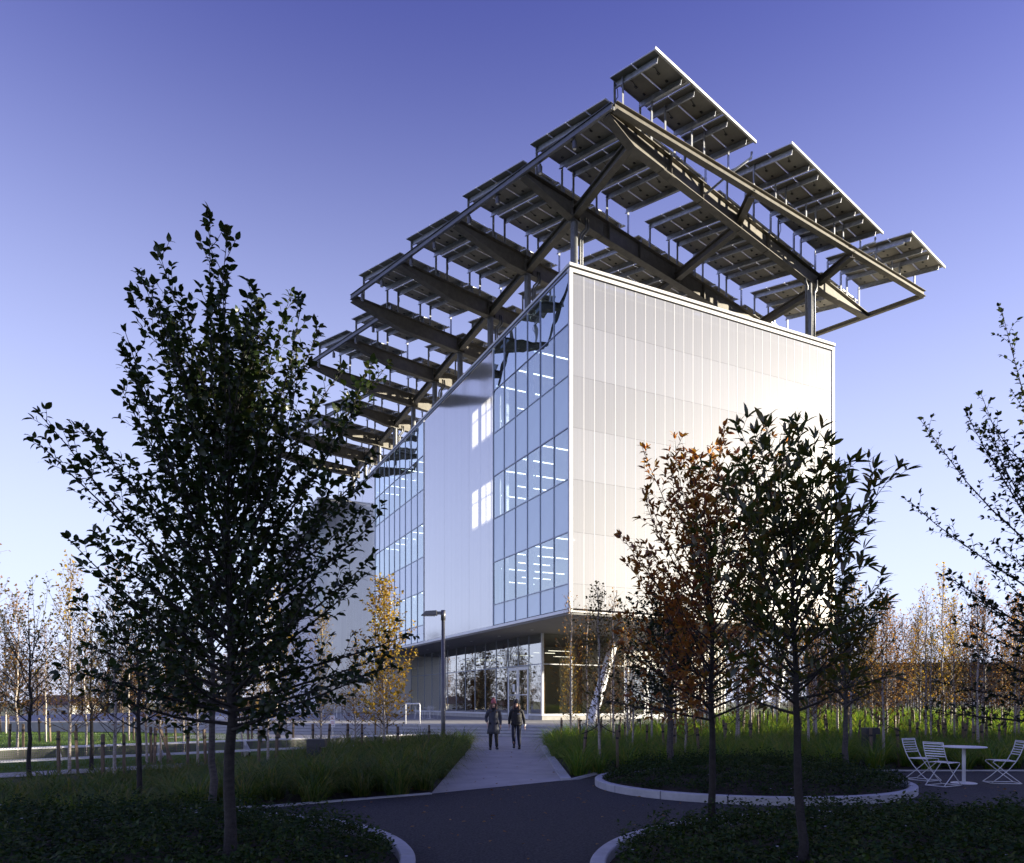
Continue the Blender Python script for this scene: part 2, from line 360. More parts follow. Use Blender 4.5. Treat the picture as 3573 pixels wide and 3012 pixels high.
def round_leaves(name, P, D, N, L, Wd, mat, droop=.25):
    P = np.asarray(P, float); D = norm(np.asarray(D, float)); N = np.asarray(N, float)
    Sd = norm(np.cross(D, N)); N = norm(np.cross(Sd, D)); L = np.asarray(L)[:, None]; Wd = np.asarray(Wd)[:, None]; f = N * Wd * .16
    row = [P]
    for t, w, q in ((.22, .40, .0), (.52, .5, .2), (.82, .27, .62)):
        c = P + D * L * t - N * L * droop * q; row += [c - Sd * Wd * w + f, c + Sd * Wd * w + f]
    row.append(P + D * L - N * L * droop)
    V = np.stack(row, 1); n = len(P); base = (np.arange(n) * 8)[:, None]
    lp = (base + np.array([0, 2, 1, 1, 2, 4, 3, 3, 4, 6, 5, 5, 6, 7])).ravel()
    return np_mesh(name, V.reshape(-1, 3), lp, np.tile([3, 4, 4, 3], n), mat)
def blades_mesh(name, base, az, length, lean, width, mat, segs=4, sag=1.0):
    """arching grass blades, tapering strips"""
    n = len(base); hd = np.stack([np.cos(az), np.sin(az), np.zeros(n)], 1); sd_ = np.stack([-np.sin(az), np.cos(az), np.zeros(n)], 1)
    rows = []; p = np.array(base, float); ang = lean.copy()
    step = (length / segs)[:, None]
    for k in range(segs + 1):
        w = (width * (1 - (k / segs) ** 1.6))[:, None] * .5
        if k == segs: rows.append(p[:, None, :])
        else: rows.append(np.stack([p - sd_ * w, p + sd_ * w], 1))
        up = np.zeros((n, 3)); up[:, 2] = np.cos(ang)
        p = p + (hd * np.sin(ang)[:, None] + up) * step
        ang = np.minimum(ang + sag * (.28 + .16 * k), 2.5)
    V = np.concatenate(rows, 1); per = V.shape[1]; lp = []; tot = []
    for k in range(segs - 1): lp += [2 * k, 2 * k + 1, 2 * k + 3, 2 * k + 2]; tot.append(4)
    lp += [2 * segs - 2, 2 * segs - 1, 2 * segs]; tot.append(3)
    L = ((np.arange(n) * per)[:, None] + np.array(lp)).ravel()
    return np_mesh(name, V.reshape(-1, 3), L, np.tile(tot, n), mat)
def in_poly(x, y, poly):
    inside = np.zeros(x.shape, bool); n = len(poly); j = n - 1
    for i in range(n):
        xi, yi = poly[i]; xj, yj = poly[j]
        c = ((yi > y) != (yj > y)) & (x < (xj - xi) * (y - yi) / ((yj - yi) + 1e-12) + xi)
        inside ^= c; j = i
    return inside
def scatter(poly, n, rng):
    xs = [p[0] for p in poly]; ys = [p[1] for p in poly]; ox = []; oy = []; got = 0
    while got < n:
        x = rng.uniform(min(xs), max(xs), n * 2); y = rng.uniform(min(ys), max(ys), n * 2); k = in_poly(x, y, poly)
        ox.append(x[k]); oy.append(y[k]); got += k.sum()
    return np.concatenate(ox)[:n], np.concatenate(oy)[:n]

# ------------------------------------------------------------------ terrain and ground sheets
def sst(x, a, b):
    t = min(1, max(0, (x - a) / (b - a))); return t * t * (3 - 2 * t)
def gz(x, y):
    z = .55 * sst(y, 19, 34) * sst(x, 3, 9)
    z += -2.4 * sst(y, 58, 76) * sst(-x + .12 * (y - 58), 5, 13)
    return z
def arr(*segs):
    out = []
    for a, b, n in segs: out += list(np.linspace(a, b, n, endpoint=False))
    return out + [segs[-1][1]]
def grid_sheet(name, xs, ys, mat, dz, mask=None):
    vs = [(x, y, gz(x, y) + dz) for y in ys for x in xs]; nx = len(xs); fs = []
    for j in range(len(ys) - 1):
        for i in range(nx - 1):
            if mask is None or mask((xs[i] + xs[i + 1]) / 2, (ys[j] + ys[j + 1]) / 2):
                fs.append((j * nx + i, j * nx + i + 1, (j + 1) * nx + i + 1, (j + 1) * nx + i))
    me = bpy.data.meshes.new(name); me.from_pydata(vs, [], fs); me.materials.append(M[mat]); me.polygons.foreach_set('use_smooth', [True] * len(fs)); me.update()
    return tag(put(name, me), kind='structure')
grid_sheet('ground', arr((-3000, -150, 10), (-150, -30, 20), (-30, 30, 60), (30, 150, 20), (150, 3000, 10)),
           arr((-400, -20, 8), (-20, 60, 80), (60, 120, 30), (120, 4000, 14)), 'soil', -.02)
g_ = bpy.data.objects['ground']; g_.data.materials.append(M['ground_far'])
for p in g_.data.polygons:
    if abs(p.center.x) > 34 or p.center.y > 62 or p.center.y < -22: p.material_index = 1
def sheet(name, poly, z, mat):
    me = bpy.data.meshes.new(name); me.from_pydata([(x, y, z) for x, y in poly], [], [tuple(range(len(poly)))]); me.materials.append(M[mat]); me.update()
    return tag(put(name, me), kind='structure')
BENCH_A = Vector((-15.2, 15.5)); BENCH_B = Vector((-2.7, 26.8))
bd = (BENCH_B - BENCH_A).normalized(); bn = Vector((bd.y, -bd.x))                # bench direction and its camera-side normal
def bp(t, off): q = BENCH_A + bd * t + bn * off; return (q.x, q.y)
lawn_ok = lambda x, y: (Vector((x, y)) - BENCH_A).dot(bn) < 1.15 and x < -2.4 and not (x > -12.5 and y > 31.5 + max(0, (-x - 9)) * 1.2)
grid_sheet('lawn', arr((-70, -30, 20), (-30, -2, 112)), arr((4, 45, 164), (45, 58, 26)), 'lawn_soil', .006, lawn_ok)
sheet('asphalt_plaza', [(-30, -12), (40, -12), (40, 17.4), (8, 17.4), (4.2, 17.35), (1.12, 15.35), (-1.45, 13.1), (-3.76, 11.5), (-30, 9.9)], .006, 'asphalt')
sheet('concrete_path', [(-1.45, 13.1), (1.12, 15.35), (1.06, 27.2), (-1.5, 26.2)], .012, 'concrete_path')
sheet('concrete_apron', [(-1.5, 26.2), (1.06, 27.2), (3.4, 34.6), (-1, 36.6), (-6, 38.6), (-16, 40.6), (-16, 33.5), (-9.5, 30.6)], .0165, 'concrete_path')
sheet('concrete_walk', [bp(-8, 1.25), bp(-8, 2.5), bp(15.3, 2.5), bp(16.6, 1.25)], .010, 'concrete_path')
sheet('road', [(-400, 92), (-400, 106), (60, 106), (60, 92)], -2.38, 'road')

# terrace with its four stone risers
EDGE = [(-19, 39.4), (-14, 38.7), (-9.9, 38.0), (-5.7, 37.2), (-3.2, 36.6), (-1, 35.9), (.7, 35.1), (2.2, 34.3), (3.6, 33.5), (5.2, 33.0)]
def offset_edge(pts, d):
    out = []
    for i, p in enumerate(pts):
        a = Vector(pts[max(i - 1, 0)]); b = Vector(pts[min(i + 1, len(pts) - 1)]); t = (b - a).normalized()
        n = Vector((t.y, -t.x)); out.append(Vector(p) + n * d)
    return out
TZ = .55
tpoly = [tuple(p) for p in offset_edge(EDGE, -.42)] + [(9.5, 35.6), (24, 43.0), (34, 60), (-40, 110), (-40, 41)]
tr = MB().prism(tpoly, -.3, TZ).build('terrace', 'concrete'); tag(tr, kind='structure')
steps = thing('terrace_steps', 'long pale stone steps rising from the path to the building terrace', 'steps')
def along(pts, s):
    for a, b in zip(pts[:-1], pts[1:]):
        l = (b - a).length
        if s <= l: return a + (b - a) * (s / l), (b - a).normalized()
        s -= l
    return pts[-1], (pts[-1] - pts[-2]).normalized()
for k in range(4):
    line = offset_edge(EDGE, .35 * k); tot = sum((b - a).length for a, b in zip(line[:-1], line[1:]))
    s = [0, -1.1, -.5, -1.6][k]; top = TZ - .1375 * k
    while s < tot:
        e = min(s + 2.3, tot); s0 = max(s, 0)
        if e - s0 > .2:
            pa, _ = along(line, s0 + .006); pb, _ = along(line, e - .006)
            # profile: side is towards the front, with a recessed shadow gap under the nosing
            MB().sweep([(-.40, -.13), (-.035, -.13), (-.035, -.10), (0, -.10), (0, 0), (-.40, 0)], (pa.x, pa.y, top), (pb.x, pb.y, top)).build('step_stone', 'step_stone', steps)
        s = e
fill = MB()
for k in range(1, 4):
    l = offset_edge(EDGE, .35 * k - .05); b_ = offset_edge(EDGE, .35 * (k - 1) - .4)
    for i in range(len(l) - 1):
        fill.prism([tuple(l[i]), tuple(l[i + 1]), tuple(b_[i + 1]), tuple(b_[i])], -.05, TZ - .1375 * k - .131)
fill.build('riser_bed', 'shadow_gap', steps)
gvl = sheet('gravel_strip', [(3.7, 34.0), (5.3, 33.5), (9.5, 36.0), (20, 41.3), (19.4, 42.4), (9.0, 37.2), (4.2, 35.1)], TZ + .006, 'gravel')
# loose stones on that strip
P = scatter([(3.7, 34.0), (5.3, 33.5), (9.5, 36.0), (14, 38.2), (13.4, 39.3), (9.0, 37.2), (4.2, 35.1)], 1500, NP)
mb = MB()
for x, y in zip(*P):
    s = R.uniform(.02, .06); a = R.uniform(0, 3)
    mb.add([(x + s * math.cos(a + q * 1.57), y + s * math.sin(a + q * 1.57) * .8, TZ) for q in range(4)] + [(x, y, TZ + s * R.uniform(.7, 1.4))], [(0, 1, 4), (1, 2, 4), (2, 3, 4), (3, 0, 4)])
tag(mb.build('gravel', 'gravel'), 'loose pale gravel along the terrace edge behind the right grass bed', kind='stuff')

# ------------------------------------------------------------------ the building
BLD = thing('office_building', 'tall glass and translucent panel building with overhanging upper storeys at the path end', 'building', (2.77, 35.0, 0), math.atan2(.4413, .8974))
LY, LX = 70.0, 17.9
def part(name, mats, *boxes, parent=None, smooth=False):
    mb = MB()
    for b in boxes: mb.box2(*b)
    return mb.build(name, mats, parent or BLD, smooth)
ROWS = [22.28, 19.79, 17.30, 14.81, 12.33, 9.80, 7.32, 6.12]
# upper box: translucent panels on the sunny front
def open_box(sx, sy, sz, drop):
    mb = MB().box((0, 0, 0), (sx, sy, sz)); mb.f.pop(drop); mb.m.pop(drop); return mb      # hollow sheet, open at the back
FR = [22.16, 19.79, 17.30, 14.81, 12.33, 9.80, 7.32, 6.14]
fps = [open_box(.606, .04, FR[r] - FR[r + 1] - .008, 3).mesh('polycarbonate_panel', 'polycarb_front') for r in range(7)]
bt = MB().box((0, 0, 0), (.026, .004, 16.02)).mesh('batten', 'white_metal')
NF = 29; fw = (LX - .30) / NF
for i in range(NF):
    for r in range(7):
        o = put('polycarbonate_panel', fps[r], BLD, (.16 + fw * (i + .5), R.uniform(-.0015, .0015), (FR[r] + FR[r + 1]) / 2)); t = (.93, 1.04, .87, 1.03, .88, 1.03, .95)[r]; o.color = (t, t, t, 1)  # row tints stand in for the floors shading the sheet from behind
    if i: put('batten', bt, BLD, (.16 + fw * i, -.0215, 14.15))
part('corner_post', 'coping', ((-.05, -.05, 6.04), (.135, .06, 22.22)))
part('corner_post', 'coping', ((LX - .14, -.05, 6.04), (LX + .05, .2, 22.22)))
part('head_frame', 'coping', ((-.05, -.06, 22.222), (LX + .05, .2, 22.40)))
part('head_frame', 'mullion', ((-.055, .202, 22.30), (.1, LY, 22.40)))
part('shadow_joint', 'shadow_gap', ((.01, .0, 22.402), (LX, .3, 22.49)), ((.01, .302, 22.402), (.3, LY, 22.49)))
part('coping', 'coping', ((-.07, -.09, 22.492), (LX + .07, .42, 22.64)))
part('coping', 'white_frame', ((-.07, .423, 22.492), (.40, LY, 22.62)))
part('sill_trim', 'coping', ((-.05, -.06, 5.96), (LX + .05, .1, 6.038)))
part('sill_trim', 'white_frame', ((-.06, .102, 5.955), (.1, 34.0, 6.10)))
for z in ROWS[1:-1]:
    part('girt', 'mullion', ((.2, .06, z - .09), (LX - .2, .20, z + .03)))
    part('floor_edge', 'slab', ((.2, .06, z - 1.0), (LX - .2, .16, z - .45)))
for z in (17.2, 12.23, 7.25): part('floor_slab', 'slab', ((.25, .46, z - .32), (LX - .25, LY - .4, z)))
part('roof_slab', 'slab', ((.35, .46, 21.95), (LX - .25, LY - .4, 22.25)))
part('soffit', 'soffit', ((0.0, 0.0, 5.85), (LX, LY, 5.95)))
part('lower_slab', 'slab', ((.25, .46, 6.1), (LX - .25, 44, 6.3)))
# left side: glass bays between translucent bays
vg = {}
def pane(y0, y1, z0, z1, mat, name, x=0.0):
    key = (round(y1 - y0, 3), round(z1 - z0, 3), mat)
    if key not in vg: vg[key] = MB().box((0, 0, 0), (.03, y1 - y0 - .05, z1 - z0 - .05)).mesh(name, mat)
    o = put(name, vg[key], BLD, (x, (y0 + y1) / 2, (z0 + z1) / 2))
    # each pane is set a hair out of true, which is what breaks up its reflections
    o.rotation_euler = (0, R.uniform(-.002, .002), R.uniform(-.003, .003))
    return o
def glass_bay(y0, n, w):
    for i in range(n + 1):
        part('mullion', 'mullion', ((-.055, y0 + i * w - .022, 6.10), (.10, y0 + i * w + .022, 22.30)))
    for r in range(len(ROWS) - 1):
        zt, zb = ROWS[r], ROWS[r + 1]
        if r: part('transom', 'mullion', ((-.048, y0 + .024, zt - .025), (.08, y0 + n * w - .024, zt + .025)))
        for i in range(n):
            if r == 0: pane(y0 + i * w, y0 + (i + 1) * w, zb, zt, 'glass_reflect', 'window_pane')
            elif r % 2 == 1 and r < 6: pane(y0 + i * w, y0 + (i + 1) * w, zb, zt, 'glass_vision', 'window_pane')
            else: pane(y0 + i * w, y0 + (i + 1) * w, zb, zt, 'spandrel_glass', 'spandrel_pane')
glass_bay(.08, 6, 1.43); glass_bay(20.9, 9, 1.455)
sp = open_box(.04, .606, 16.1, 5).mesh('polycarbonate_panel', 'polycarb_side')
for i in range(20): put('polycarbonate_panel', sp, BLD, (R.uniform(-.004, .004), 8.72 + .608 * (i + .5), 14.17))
for y in (8.70, 20.88, 34.02): part('bay_trim', 'white_frame', ((-.07, y - .03, 5.97), (.08, y + .03, 22.30)))
sp2 = open_box(.04, .606, 21.6, 5).mesh('polycarbonate_panel', 'polycarb_side')
for i in range(17): put('polycarbonate_panel', sp2, BLD, (R.uniform(-.004, .004), 34.1 + .608 * (i + .5), TZ + 10.85))
for i in range(5): put('polycarbonate_panel', sp2, BLD, (-.3 - .608 * i, 44.45, TZ + 10.85), math.pi / 2)
part('stair_tower', 'white_wall', ((-3.0, 44.5, TZ), (.2, LY, 22.3)))
part('rear_wall', 'white_wall', ((.2, LY - .3, TZ), (LX, LY, 22.3)))
# far side wall: solid, with two tall windows that let the low sun through on to the inside of the left wall
ew = [((LX - .1, .2, TZ + 5.6), (LX + .1, 1.75, 22.2)), ((LX - .1, 4.95, 5.9), (LX + .1, LY, 22.2)),
      ((LX - .1, 1.75, 5.9), (LX + .1, 4.95, 14.42)), ((LX - .1, 1.75, 16.75), (LX + .1, 4.95, 19.45)), ((LX - .1, 1.75, 21.7), (LX + .1, 4.95, 22.2))]
part('side_wall', 'white_wall', *ew)
part('side_window_frame', 'mullion', *[b for zz in (14.42, 19.45) for b in
     (((LX - .06, 2.76, zz), (LX + .06, 2.85, zz + 2.28)), ((LX - .06, 3.9, zz), (LX + .06, 3.96, zz + 2.28)), ((LX - .05, 1.75, zz + 1.55), (LX + .05, 4.95, zz + 1.62)), ((LX - .05, 1.75, zz + .04), (LX + .05, 4.95, zz + .10)))])
part('added_baffle', 'slab', ((1.7, .95, 6.3), (17.4, 1.02, 21.9)))  # unseen wall added to keep the ceiling lights from showing through the front
part('core', 'core_wall', ((8.5, 13.5, 6.3), (9.0, 60, 21.9)))
part('core', 'white_wall', ((2.2, 20.95, 6.3), (2.4, 34, 21.9)))
part('partition', 'white_wall', ((.45, 8.75, 6.3), (.5, 8.9, 21.9)))
for y in (6.9, 10.1, 23.5, 28.5): part('interior_column', 'white_metal', ((1.25, y - .16, 6.3), (1.6, y + .16, 21.9)))
# roller blinds drawn part way behind the front glass bay, and lit strips under each ceiling
cu = MB().box((0, 0, 0), (2.3, .06, .04)).mesh('ceiling_light', 'light_upper')
cl = MB().box((0, 0, 0), (1.6, .05, .03)).mesh('ceiling_light', 'light_strip')
for z in (20.5, 15.5, 10.6):
    for x in (1.75, 4.3, 6.9):
        for y in np.arange(4.6, 20.6, 2.4):
            if 1.0 < y - 1.87 * x < 7.4: put('ceiling_light', cu, BLD, (x + R.uniform(-.15, .15), float(y), z))
    for y in (24.6, 27.0, 29.4, 31.8, 34.2): put('ceiling_light', cu, BLD, (1.25, y, z))
# ground floor, set well back under the overhang
GX, GY = 3.4, 9.0
part('end_wall', 'white_wall', ((.03, 34.06, TZ), (GX - .06, 34.2, 5.84)))
part('plinth', 'concrete', ((GX - .04, GY - .04, .2), (GX + .22, GY + 1.73, .80)), ((GX - .04, GY + 4.76, .2), (GX + .22, 46, .80)), ((GX + .223, GY - .04, .2), (GX + 6.0, GY + .2, .80)))
part('base_rail', 'white_frame', ((GX - .09, GY - .09, .802), (GX + .2, GY + 1.73, .93)), ((GX - .09, GY + 4.76, .802), (GX + .2, 46, .93)), ((GX + .203, GY - .09, .802), (GX + 6.0, GY + .15, .93)))
part('corner_mullion', 'white_frame', ((GX - .07, GY - .07, .932), (GX + .07, GY + .07, 5.85)))
gy = [GY, GY + 1.75]
gl = [(GY, GY + 1.74), (GY + 1.74, GY + 3.24), (GY + 3.24, GY + 4.75)] + [(GY + 4.75 + 1.85 * i, GY + 4.75 + 1.85 * (i + 1)) for i in range(14)]
for i, (a, b) in enumerate(gl):
    pane(a, b, 3.98, 5.85, 'glass_ground', 'window_pane', GX)
    if i not in (1, 2): pane(a, b, .93, 3.98, 'glass_ground', 'window_pane', GX)
    part('mullion', 'mullion', ((GX - .05, b - .025, .93 if i != 1 else 3.98), (GX + .08, b + .025, 5.85)))
part('transom', 'mullion', ((GX - .045, GY + .08, 3.95), (GX + .06, 38.5, 4.01)))
for k in range(2):
    y0 = GY + 1.78 + k * 1.48; lf = MB()
    for b in (((-.03, 0, 0), (.03, .15, 3.34)), ((-.03, 1.29, 0), (.03, 1.44, 3.34)), ((-.03, .15, 0), (.03, 1.29, .32)), ((-.03, .15, 3.14), (.03, 1.29, 3.34)), ((-.03, .15, 1.52), (.03, 1.29, 1.57))): lf.box2(*b)
    d = lf.build('door', 'white_frame', BLD, loc=(GX - .02, y0, TZ + .02))
    MB().box2((-.012, .15, .32), (.012, 1.29, 3.14)).build('pane', 'glass_ground', d)
    MB().tube([(-.09, 1.34 if k == 0 else .08, 1.0), (-.09, 1.34 if k == 0 else .08, 1.6)], .018, 8).build('handle', 'white_metal', d)
    if k == 1: MB().box2((-.05, .38, 1.75), (-.035, .72, 2.25)).build('paper_notice', 'paper', d)
# right-hand ground wall: clear glass corner, white framed doors, then pale wall with upright fins
for i in range(3):
    x0, x1 = GX + .08 + i * 1.97, GX + .08 + (i + 1) * 1.97
    for z0, z1 in ((.93, 3.98), (3.98, 5.85)):
        put('window_pane', MB().box((0, 0, 0), (x1 - x0 - .05, .03, z1 - z0 - .05)).mesh('window_pane', 'glass_side'), BLD, ((x0 + x1) / 2, GY, (z0 + z1) / 2))
    part('mullion', 'white_frame', ((x1 - .03, GY - .05, .93), (x1 + .03, GY + .07, 5.85)))
part('transom', 'white_frame', ((GX + .08, GY - .045, 3.94), (GX + 6.0, GY + .05, 4.0)))
for i in range(2):
    x0 = GX + 6.2 + i * 1.55; lf = MB()
    for b in (((0, -.04, 0), (.16, .04, 3.3)), ((1.32, -.04, 0), (1.48, .04, 3.3)), ((.16, -.04, 0), (1.32, .04, .28)), ((.16, -.04, 3.1), (1.32, .04, 3.3))): lf.box2(*b)
    d = lf.build('door', 'white_frame', BLD, loc=(x0, GY - .02, TZ + .02))
    MB().box2((.16, -.012, .28), (1.32, .012, 3.1)).build('pane', 'glass_side', d)
part('front_wall', 'white_wall', ((GX + 6.1, GY + .02, 3.9), (GX + 9.3, GY + .3, 5.85)), ((GX + 9.3, GY + .02, TZ), (LX - .3, GY + .3, 5.85)))
fn = MB().box((0, 0, 0), (.10, .22, 4.9)).mesh('fin', 'coping')
for i in range(17): put('fin', fn, BLD, (GX + 9.6 + i * .29, GY - .12, TZ + 2.6))
part('inner_floor', 'slab', ((GX + .2, GY + .2, .50), (LX, 60, .58)))
part('inner_core', 'core_wall', ((10.5, GY + 2.2, .6), (10.9, 60, 5.8)), ((5.6, 18.0, .6), (10.5, 18.3, 5.8)))
part('partition', 'core_wall', ((6.3, 11.8, .6), (9.2, 11.95, 4.6)), ((4.6, 15.0, .6), (5.7, 15.2, 4.4)))
for x, y in ((GX + 1.3, GY + 2.4), (GX + 4.1, GY + 2.4), (GX + 1.3, GY + 8), (GX + 1.3, GY + 14)): part('timber_column', 'timber_column', ((x - .13, y - .13, .6), (x + .13, y + .13, 5.8)))
for y in (GY + 1.4, GY + 3.4, GY + 6.4, GY + 9.4, GY + 12.4, GY + 15.4):
    for x in ((GX + 2.0,) if y < GY + 4 else (GX + 2.0, GX + 5.2)): put('ceiling_light', cl, BLD, (x, y, 4.9))
dl = MB().tube([(0, 0, -.012), (0, 0, 0)], .09, 10).mesh('downlight', 'white_metal')
for y in (3.5, 7.5, 12, 16.5, 21, 25.5):
    put('downlight', dl, BLD, (1.9, y, 5.849))
for x in (5.5, 9.5, 13.5): put('downlight', dl, BLD, (x, 4.2, 5.849))
Bm = Matrix.Translation(BLD.location) @ Matrix.Rotation(BLD.rotation_euler.z, 4, 'Z'); Bi = Bm.inverted()
for a, b in ((gp(2060, 2526, TZ), pt(2157, 2190, 41.5)), (Vector((15.4, 43.3, TZ)), Vector((17.3, 46.0, 5.86)))):
    b.z = 5.86; MB().tube([Bi @ a, Bi @ b], [.27, .22], 16).build('raking_column', 'white_metal', BLD, True)

# ------------------------------------------------------------------ the solar canopy on the roof
H = 26.8
P0 = Vector((4.20, 30.70, 0))
CAN = thing('solar_canopy', 'huge dark steel roof canopy carrying rows of tilted solar panels above the building', 'solar canopy', (P0.x, P0.y, 0), math.atan2(.6549, .7557))
SK = -.0575
def cp(a, b, z=H): return Vector((b + SK * a, .998 * a, z))
def ga(i): return .4 + 4.98 * (i - 1)
def bl(i): return 0.0 if i <= 5 else (2.6 if i <= 7 else 8.65)
def bcol(i): return 1.92 + 1.625 * (i - 1)
def girder(pts, name='girder'):
    """pts: (along, depth) list; a plate girder whose depth changes along it. returns mesh builder"""
    mb = MB(); w, t = .20, .035
    for (p0, d0), (p1, d1) in zip(pts[:-1], pts[1:]):
        s = (p1 - p0).cross(Vector((0, 0, 1))).normalized()
        def quadbox(zt0, zb0, zt1, zb1, hw):
            vs = []
            for p, zt, zb in ((p0, zt0, zb0), (p1, zt1, zb1)):
                for sg, z in ((-1, zb), (1, zb), (1, zt), (-1, zt)): vs.append(p + s * hw * sg + Vector((0, 0, z)))
            mb.add(vs, [(0, 1, 2, 3), (7, 6, 5, 4), (0, 4, 5, 1), (1, 5, 6, 2), (2, 6, 7, 3), (3, 7, 4, 0)])
        quadbox(0, -t, 0, -t, w); quadbox(-t - .001, -d0 + t + .001, -t - .001, -d1 + t + .001, .014); quadbox(-d0 + t, -d0, -d1 + t, -d1, w)
    return mb
NG = 11
nodes = {}
for i in range(1, NG + 1):
    a = ga(i); b0 = bl(i); bc = bcol(i); b1 = 25.15 if i <= 4 else bcol(i) + 9
    taper = max(b0 + 1.6, min(bc, b0 + 3.6)) if i > 1 else 1.75
    L = [(cp(a, b0 + .08), .36), (cp(a, taper), .98 if i > 1 else .88)]
    L += [(cp(a, min(19.0, b1 - .5)), .98 if i > 1 else .88)]
    if i <= 4: L += [(cp(a, b1 - .07), .30)]
    girder(L).build('girder', 'steel_dark', CAN)
    nodes[i] = (cp(a, bc), cp(a, 10.3 + (bc - 1.92)), cp(a, 18.8 + (bc - 1.92)))
    # stiffeners and bolted splice plates
    st = MB()
    for bb in ([bc - .25, bc + .25] if i > 1 else [1.75]) + [bc + 2.5, bc + 5, bc + 8.35, bc + 11]:
        if b0 + 2 < bb < b1 - 6.5: st.box(cp(a, bb, H - .49), (.02, .36, .86))
    if st.v: st.build('stiffener', 'steel_dark', CAN)
    sp_ = MB(); bb = bc + 2.3
    for q in range(-3, 4):
        for sgn in (-1, 1):
            sp_.box(cp(a, bb + q * .11, H - 1.0 if i > 1 else H - .9) + Vector((0, sgn * .12, 0)), (.035, .035, .04))
            sp_.box(cp(a, bb + sgn * .06, H - .5 + q * .09) + Vector((0, -.03, 0)), (.035, .04, .035))
    sp_.box(cp(a, bb, H - .5) + Vector((0, -.02, 0)), (.22, .02, .74)); sp_.box(cp(a, bb, H - .995 if i > 1 else H - .895), (.85, .38, .02))
    sp_.build('splice_plate', 'steel_dark', CAN)
def channel(p, q, h, w, mat='galvanised', name='edge_beam', bolts=True):
    t = .02
    return MB().sweep([(-w, 0), (w, 0), (w, -t), (t * .6, -t), (t * .6, -h + t), (w, -h + t), (w, -h), (-w, -h), (-w, -h + t), (-t * .6, -h + t), (-t * .6, -t), (-w, -t)], p, q).build(name, mat, CAN)
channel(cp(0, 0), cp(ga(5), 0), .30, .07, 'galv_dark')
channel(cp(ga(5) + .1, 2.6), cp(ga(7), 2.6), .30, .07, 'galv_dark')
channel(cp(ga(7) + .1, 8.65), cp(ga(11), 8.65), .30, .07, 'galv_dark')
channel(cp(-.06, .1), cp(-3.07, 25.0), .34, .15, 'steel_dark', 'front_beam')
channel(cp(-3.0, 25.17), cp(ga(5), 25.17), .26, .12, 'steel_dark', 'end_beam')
for i in range(1, NG):
    dep = .46
    for k in range(3):
        p, q = nodes[i][k], nodes[i + 1][k]
        if k and i > 3: continue
        if k == 0 and i == 1: p = cp(ga(1), 1.75)
        zz = Vector((0, 0, -.62)); d = (q - p).normalized() * .05
        MB().sweep([(-.17, .23), (.17, .23), (.17, .19), (.02, .19), (.02, -.19), (.17, -.19), (.17, -.23), (-.17, -.23), (-.17, -.19), (-.02, -.19), (-.02, .19), (-.17, .19)], p + zz + d, q + zz - d).build('brace', 'steel_dark', CAN)
for k, bb in ((1, 10.3), (2, 18.8)):
    q = cp(-3.07 * (bb - 1.2) / 25.0, bb - 1.4); p = nodes[1][k]; zz = Vector((0, 0, -.34))
    MB().sweep([(-.17, .2), (.17, .2), (.17, .16), (.02, .16), (.02, -.16), (.17, -.16), (.17, -.2), (-.17, -.2), (-.17, -.16), (-.02, -.16), (-.02, .16), (-.17, .16)], p + zz, q + zz).build('brace', 'steel_dark', CAN)
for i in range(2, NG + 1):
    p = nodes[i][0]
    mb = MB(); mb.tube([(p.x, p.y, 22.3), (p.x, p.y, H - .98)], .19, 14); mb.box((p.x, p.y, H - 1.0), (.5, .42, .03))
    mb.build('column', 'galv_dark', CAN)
    if i % 2 == 0 or i < 5:
        mb = MB()
        for dx in (.30, .46): mb.tube([(p.x + dx, p.y - .12, 22.3), (p.x + dx, p.y - .12, 25.1), (p.x + dx + .04, p.y - .15, 25.3), (p.x + dx + .22, p.y - .30, 25.55), (p.x + dx + .26, p.y - .3, 25.75), (p.x + dx + .2, p.y - .3, 26.1)], .055, 8)
        mb.build('downpipe', 'galv_dark', CAN, True)
p = cp(ga(1), 17.6)
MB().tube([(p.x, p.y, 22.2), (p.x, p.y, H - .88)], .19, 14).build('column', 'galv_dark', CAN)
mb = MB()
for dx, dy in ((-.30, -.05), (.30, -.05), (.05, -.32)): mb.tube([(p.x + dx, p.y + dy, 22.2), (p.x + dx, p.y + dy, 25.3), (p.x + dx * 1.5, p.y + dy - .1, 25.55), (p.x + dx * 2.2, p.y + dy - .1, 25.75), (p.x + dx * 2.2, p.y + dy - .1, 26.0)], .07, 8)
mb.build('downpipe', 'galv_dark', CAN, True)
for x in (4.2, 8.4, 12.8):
    p = nodes[3][0]; MB().tube([(p.x + x, p.y, 22.3), (p.x + x, p.y, H - .98)], .18, 12).build('column', 'galv_dark', CAN)
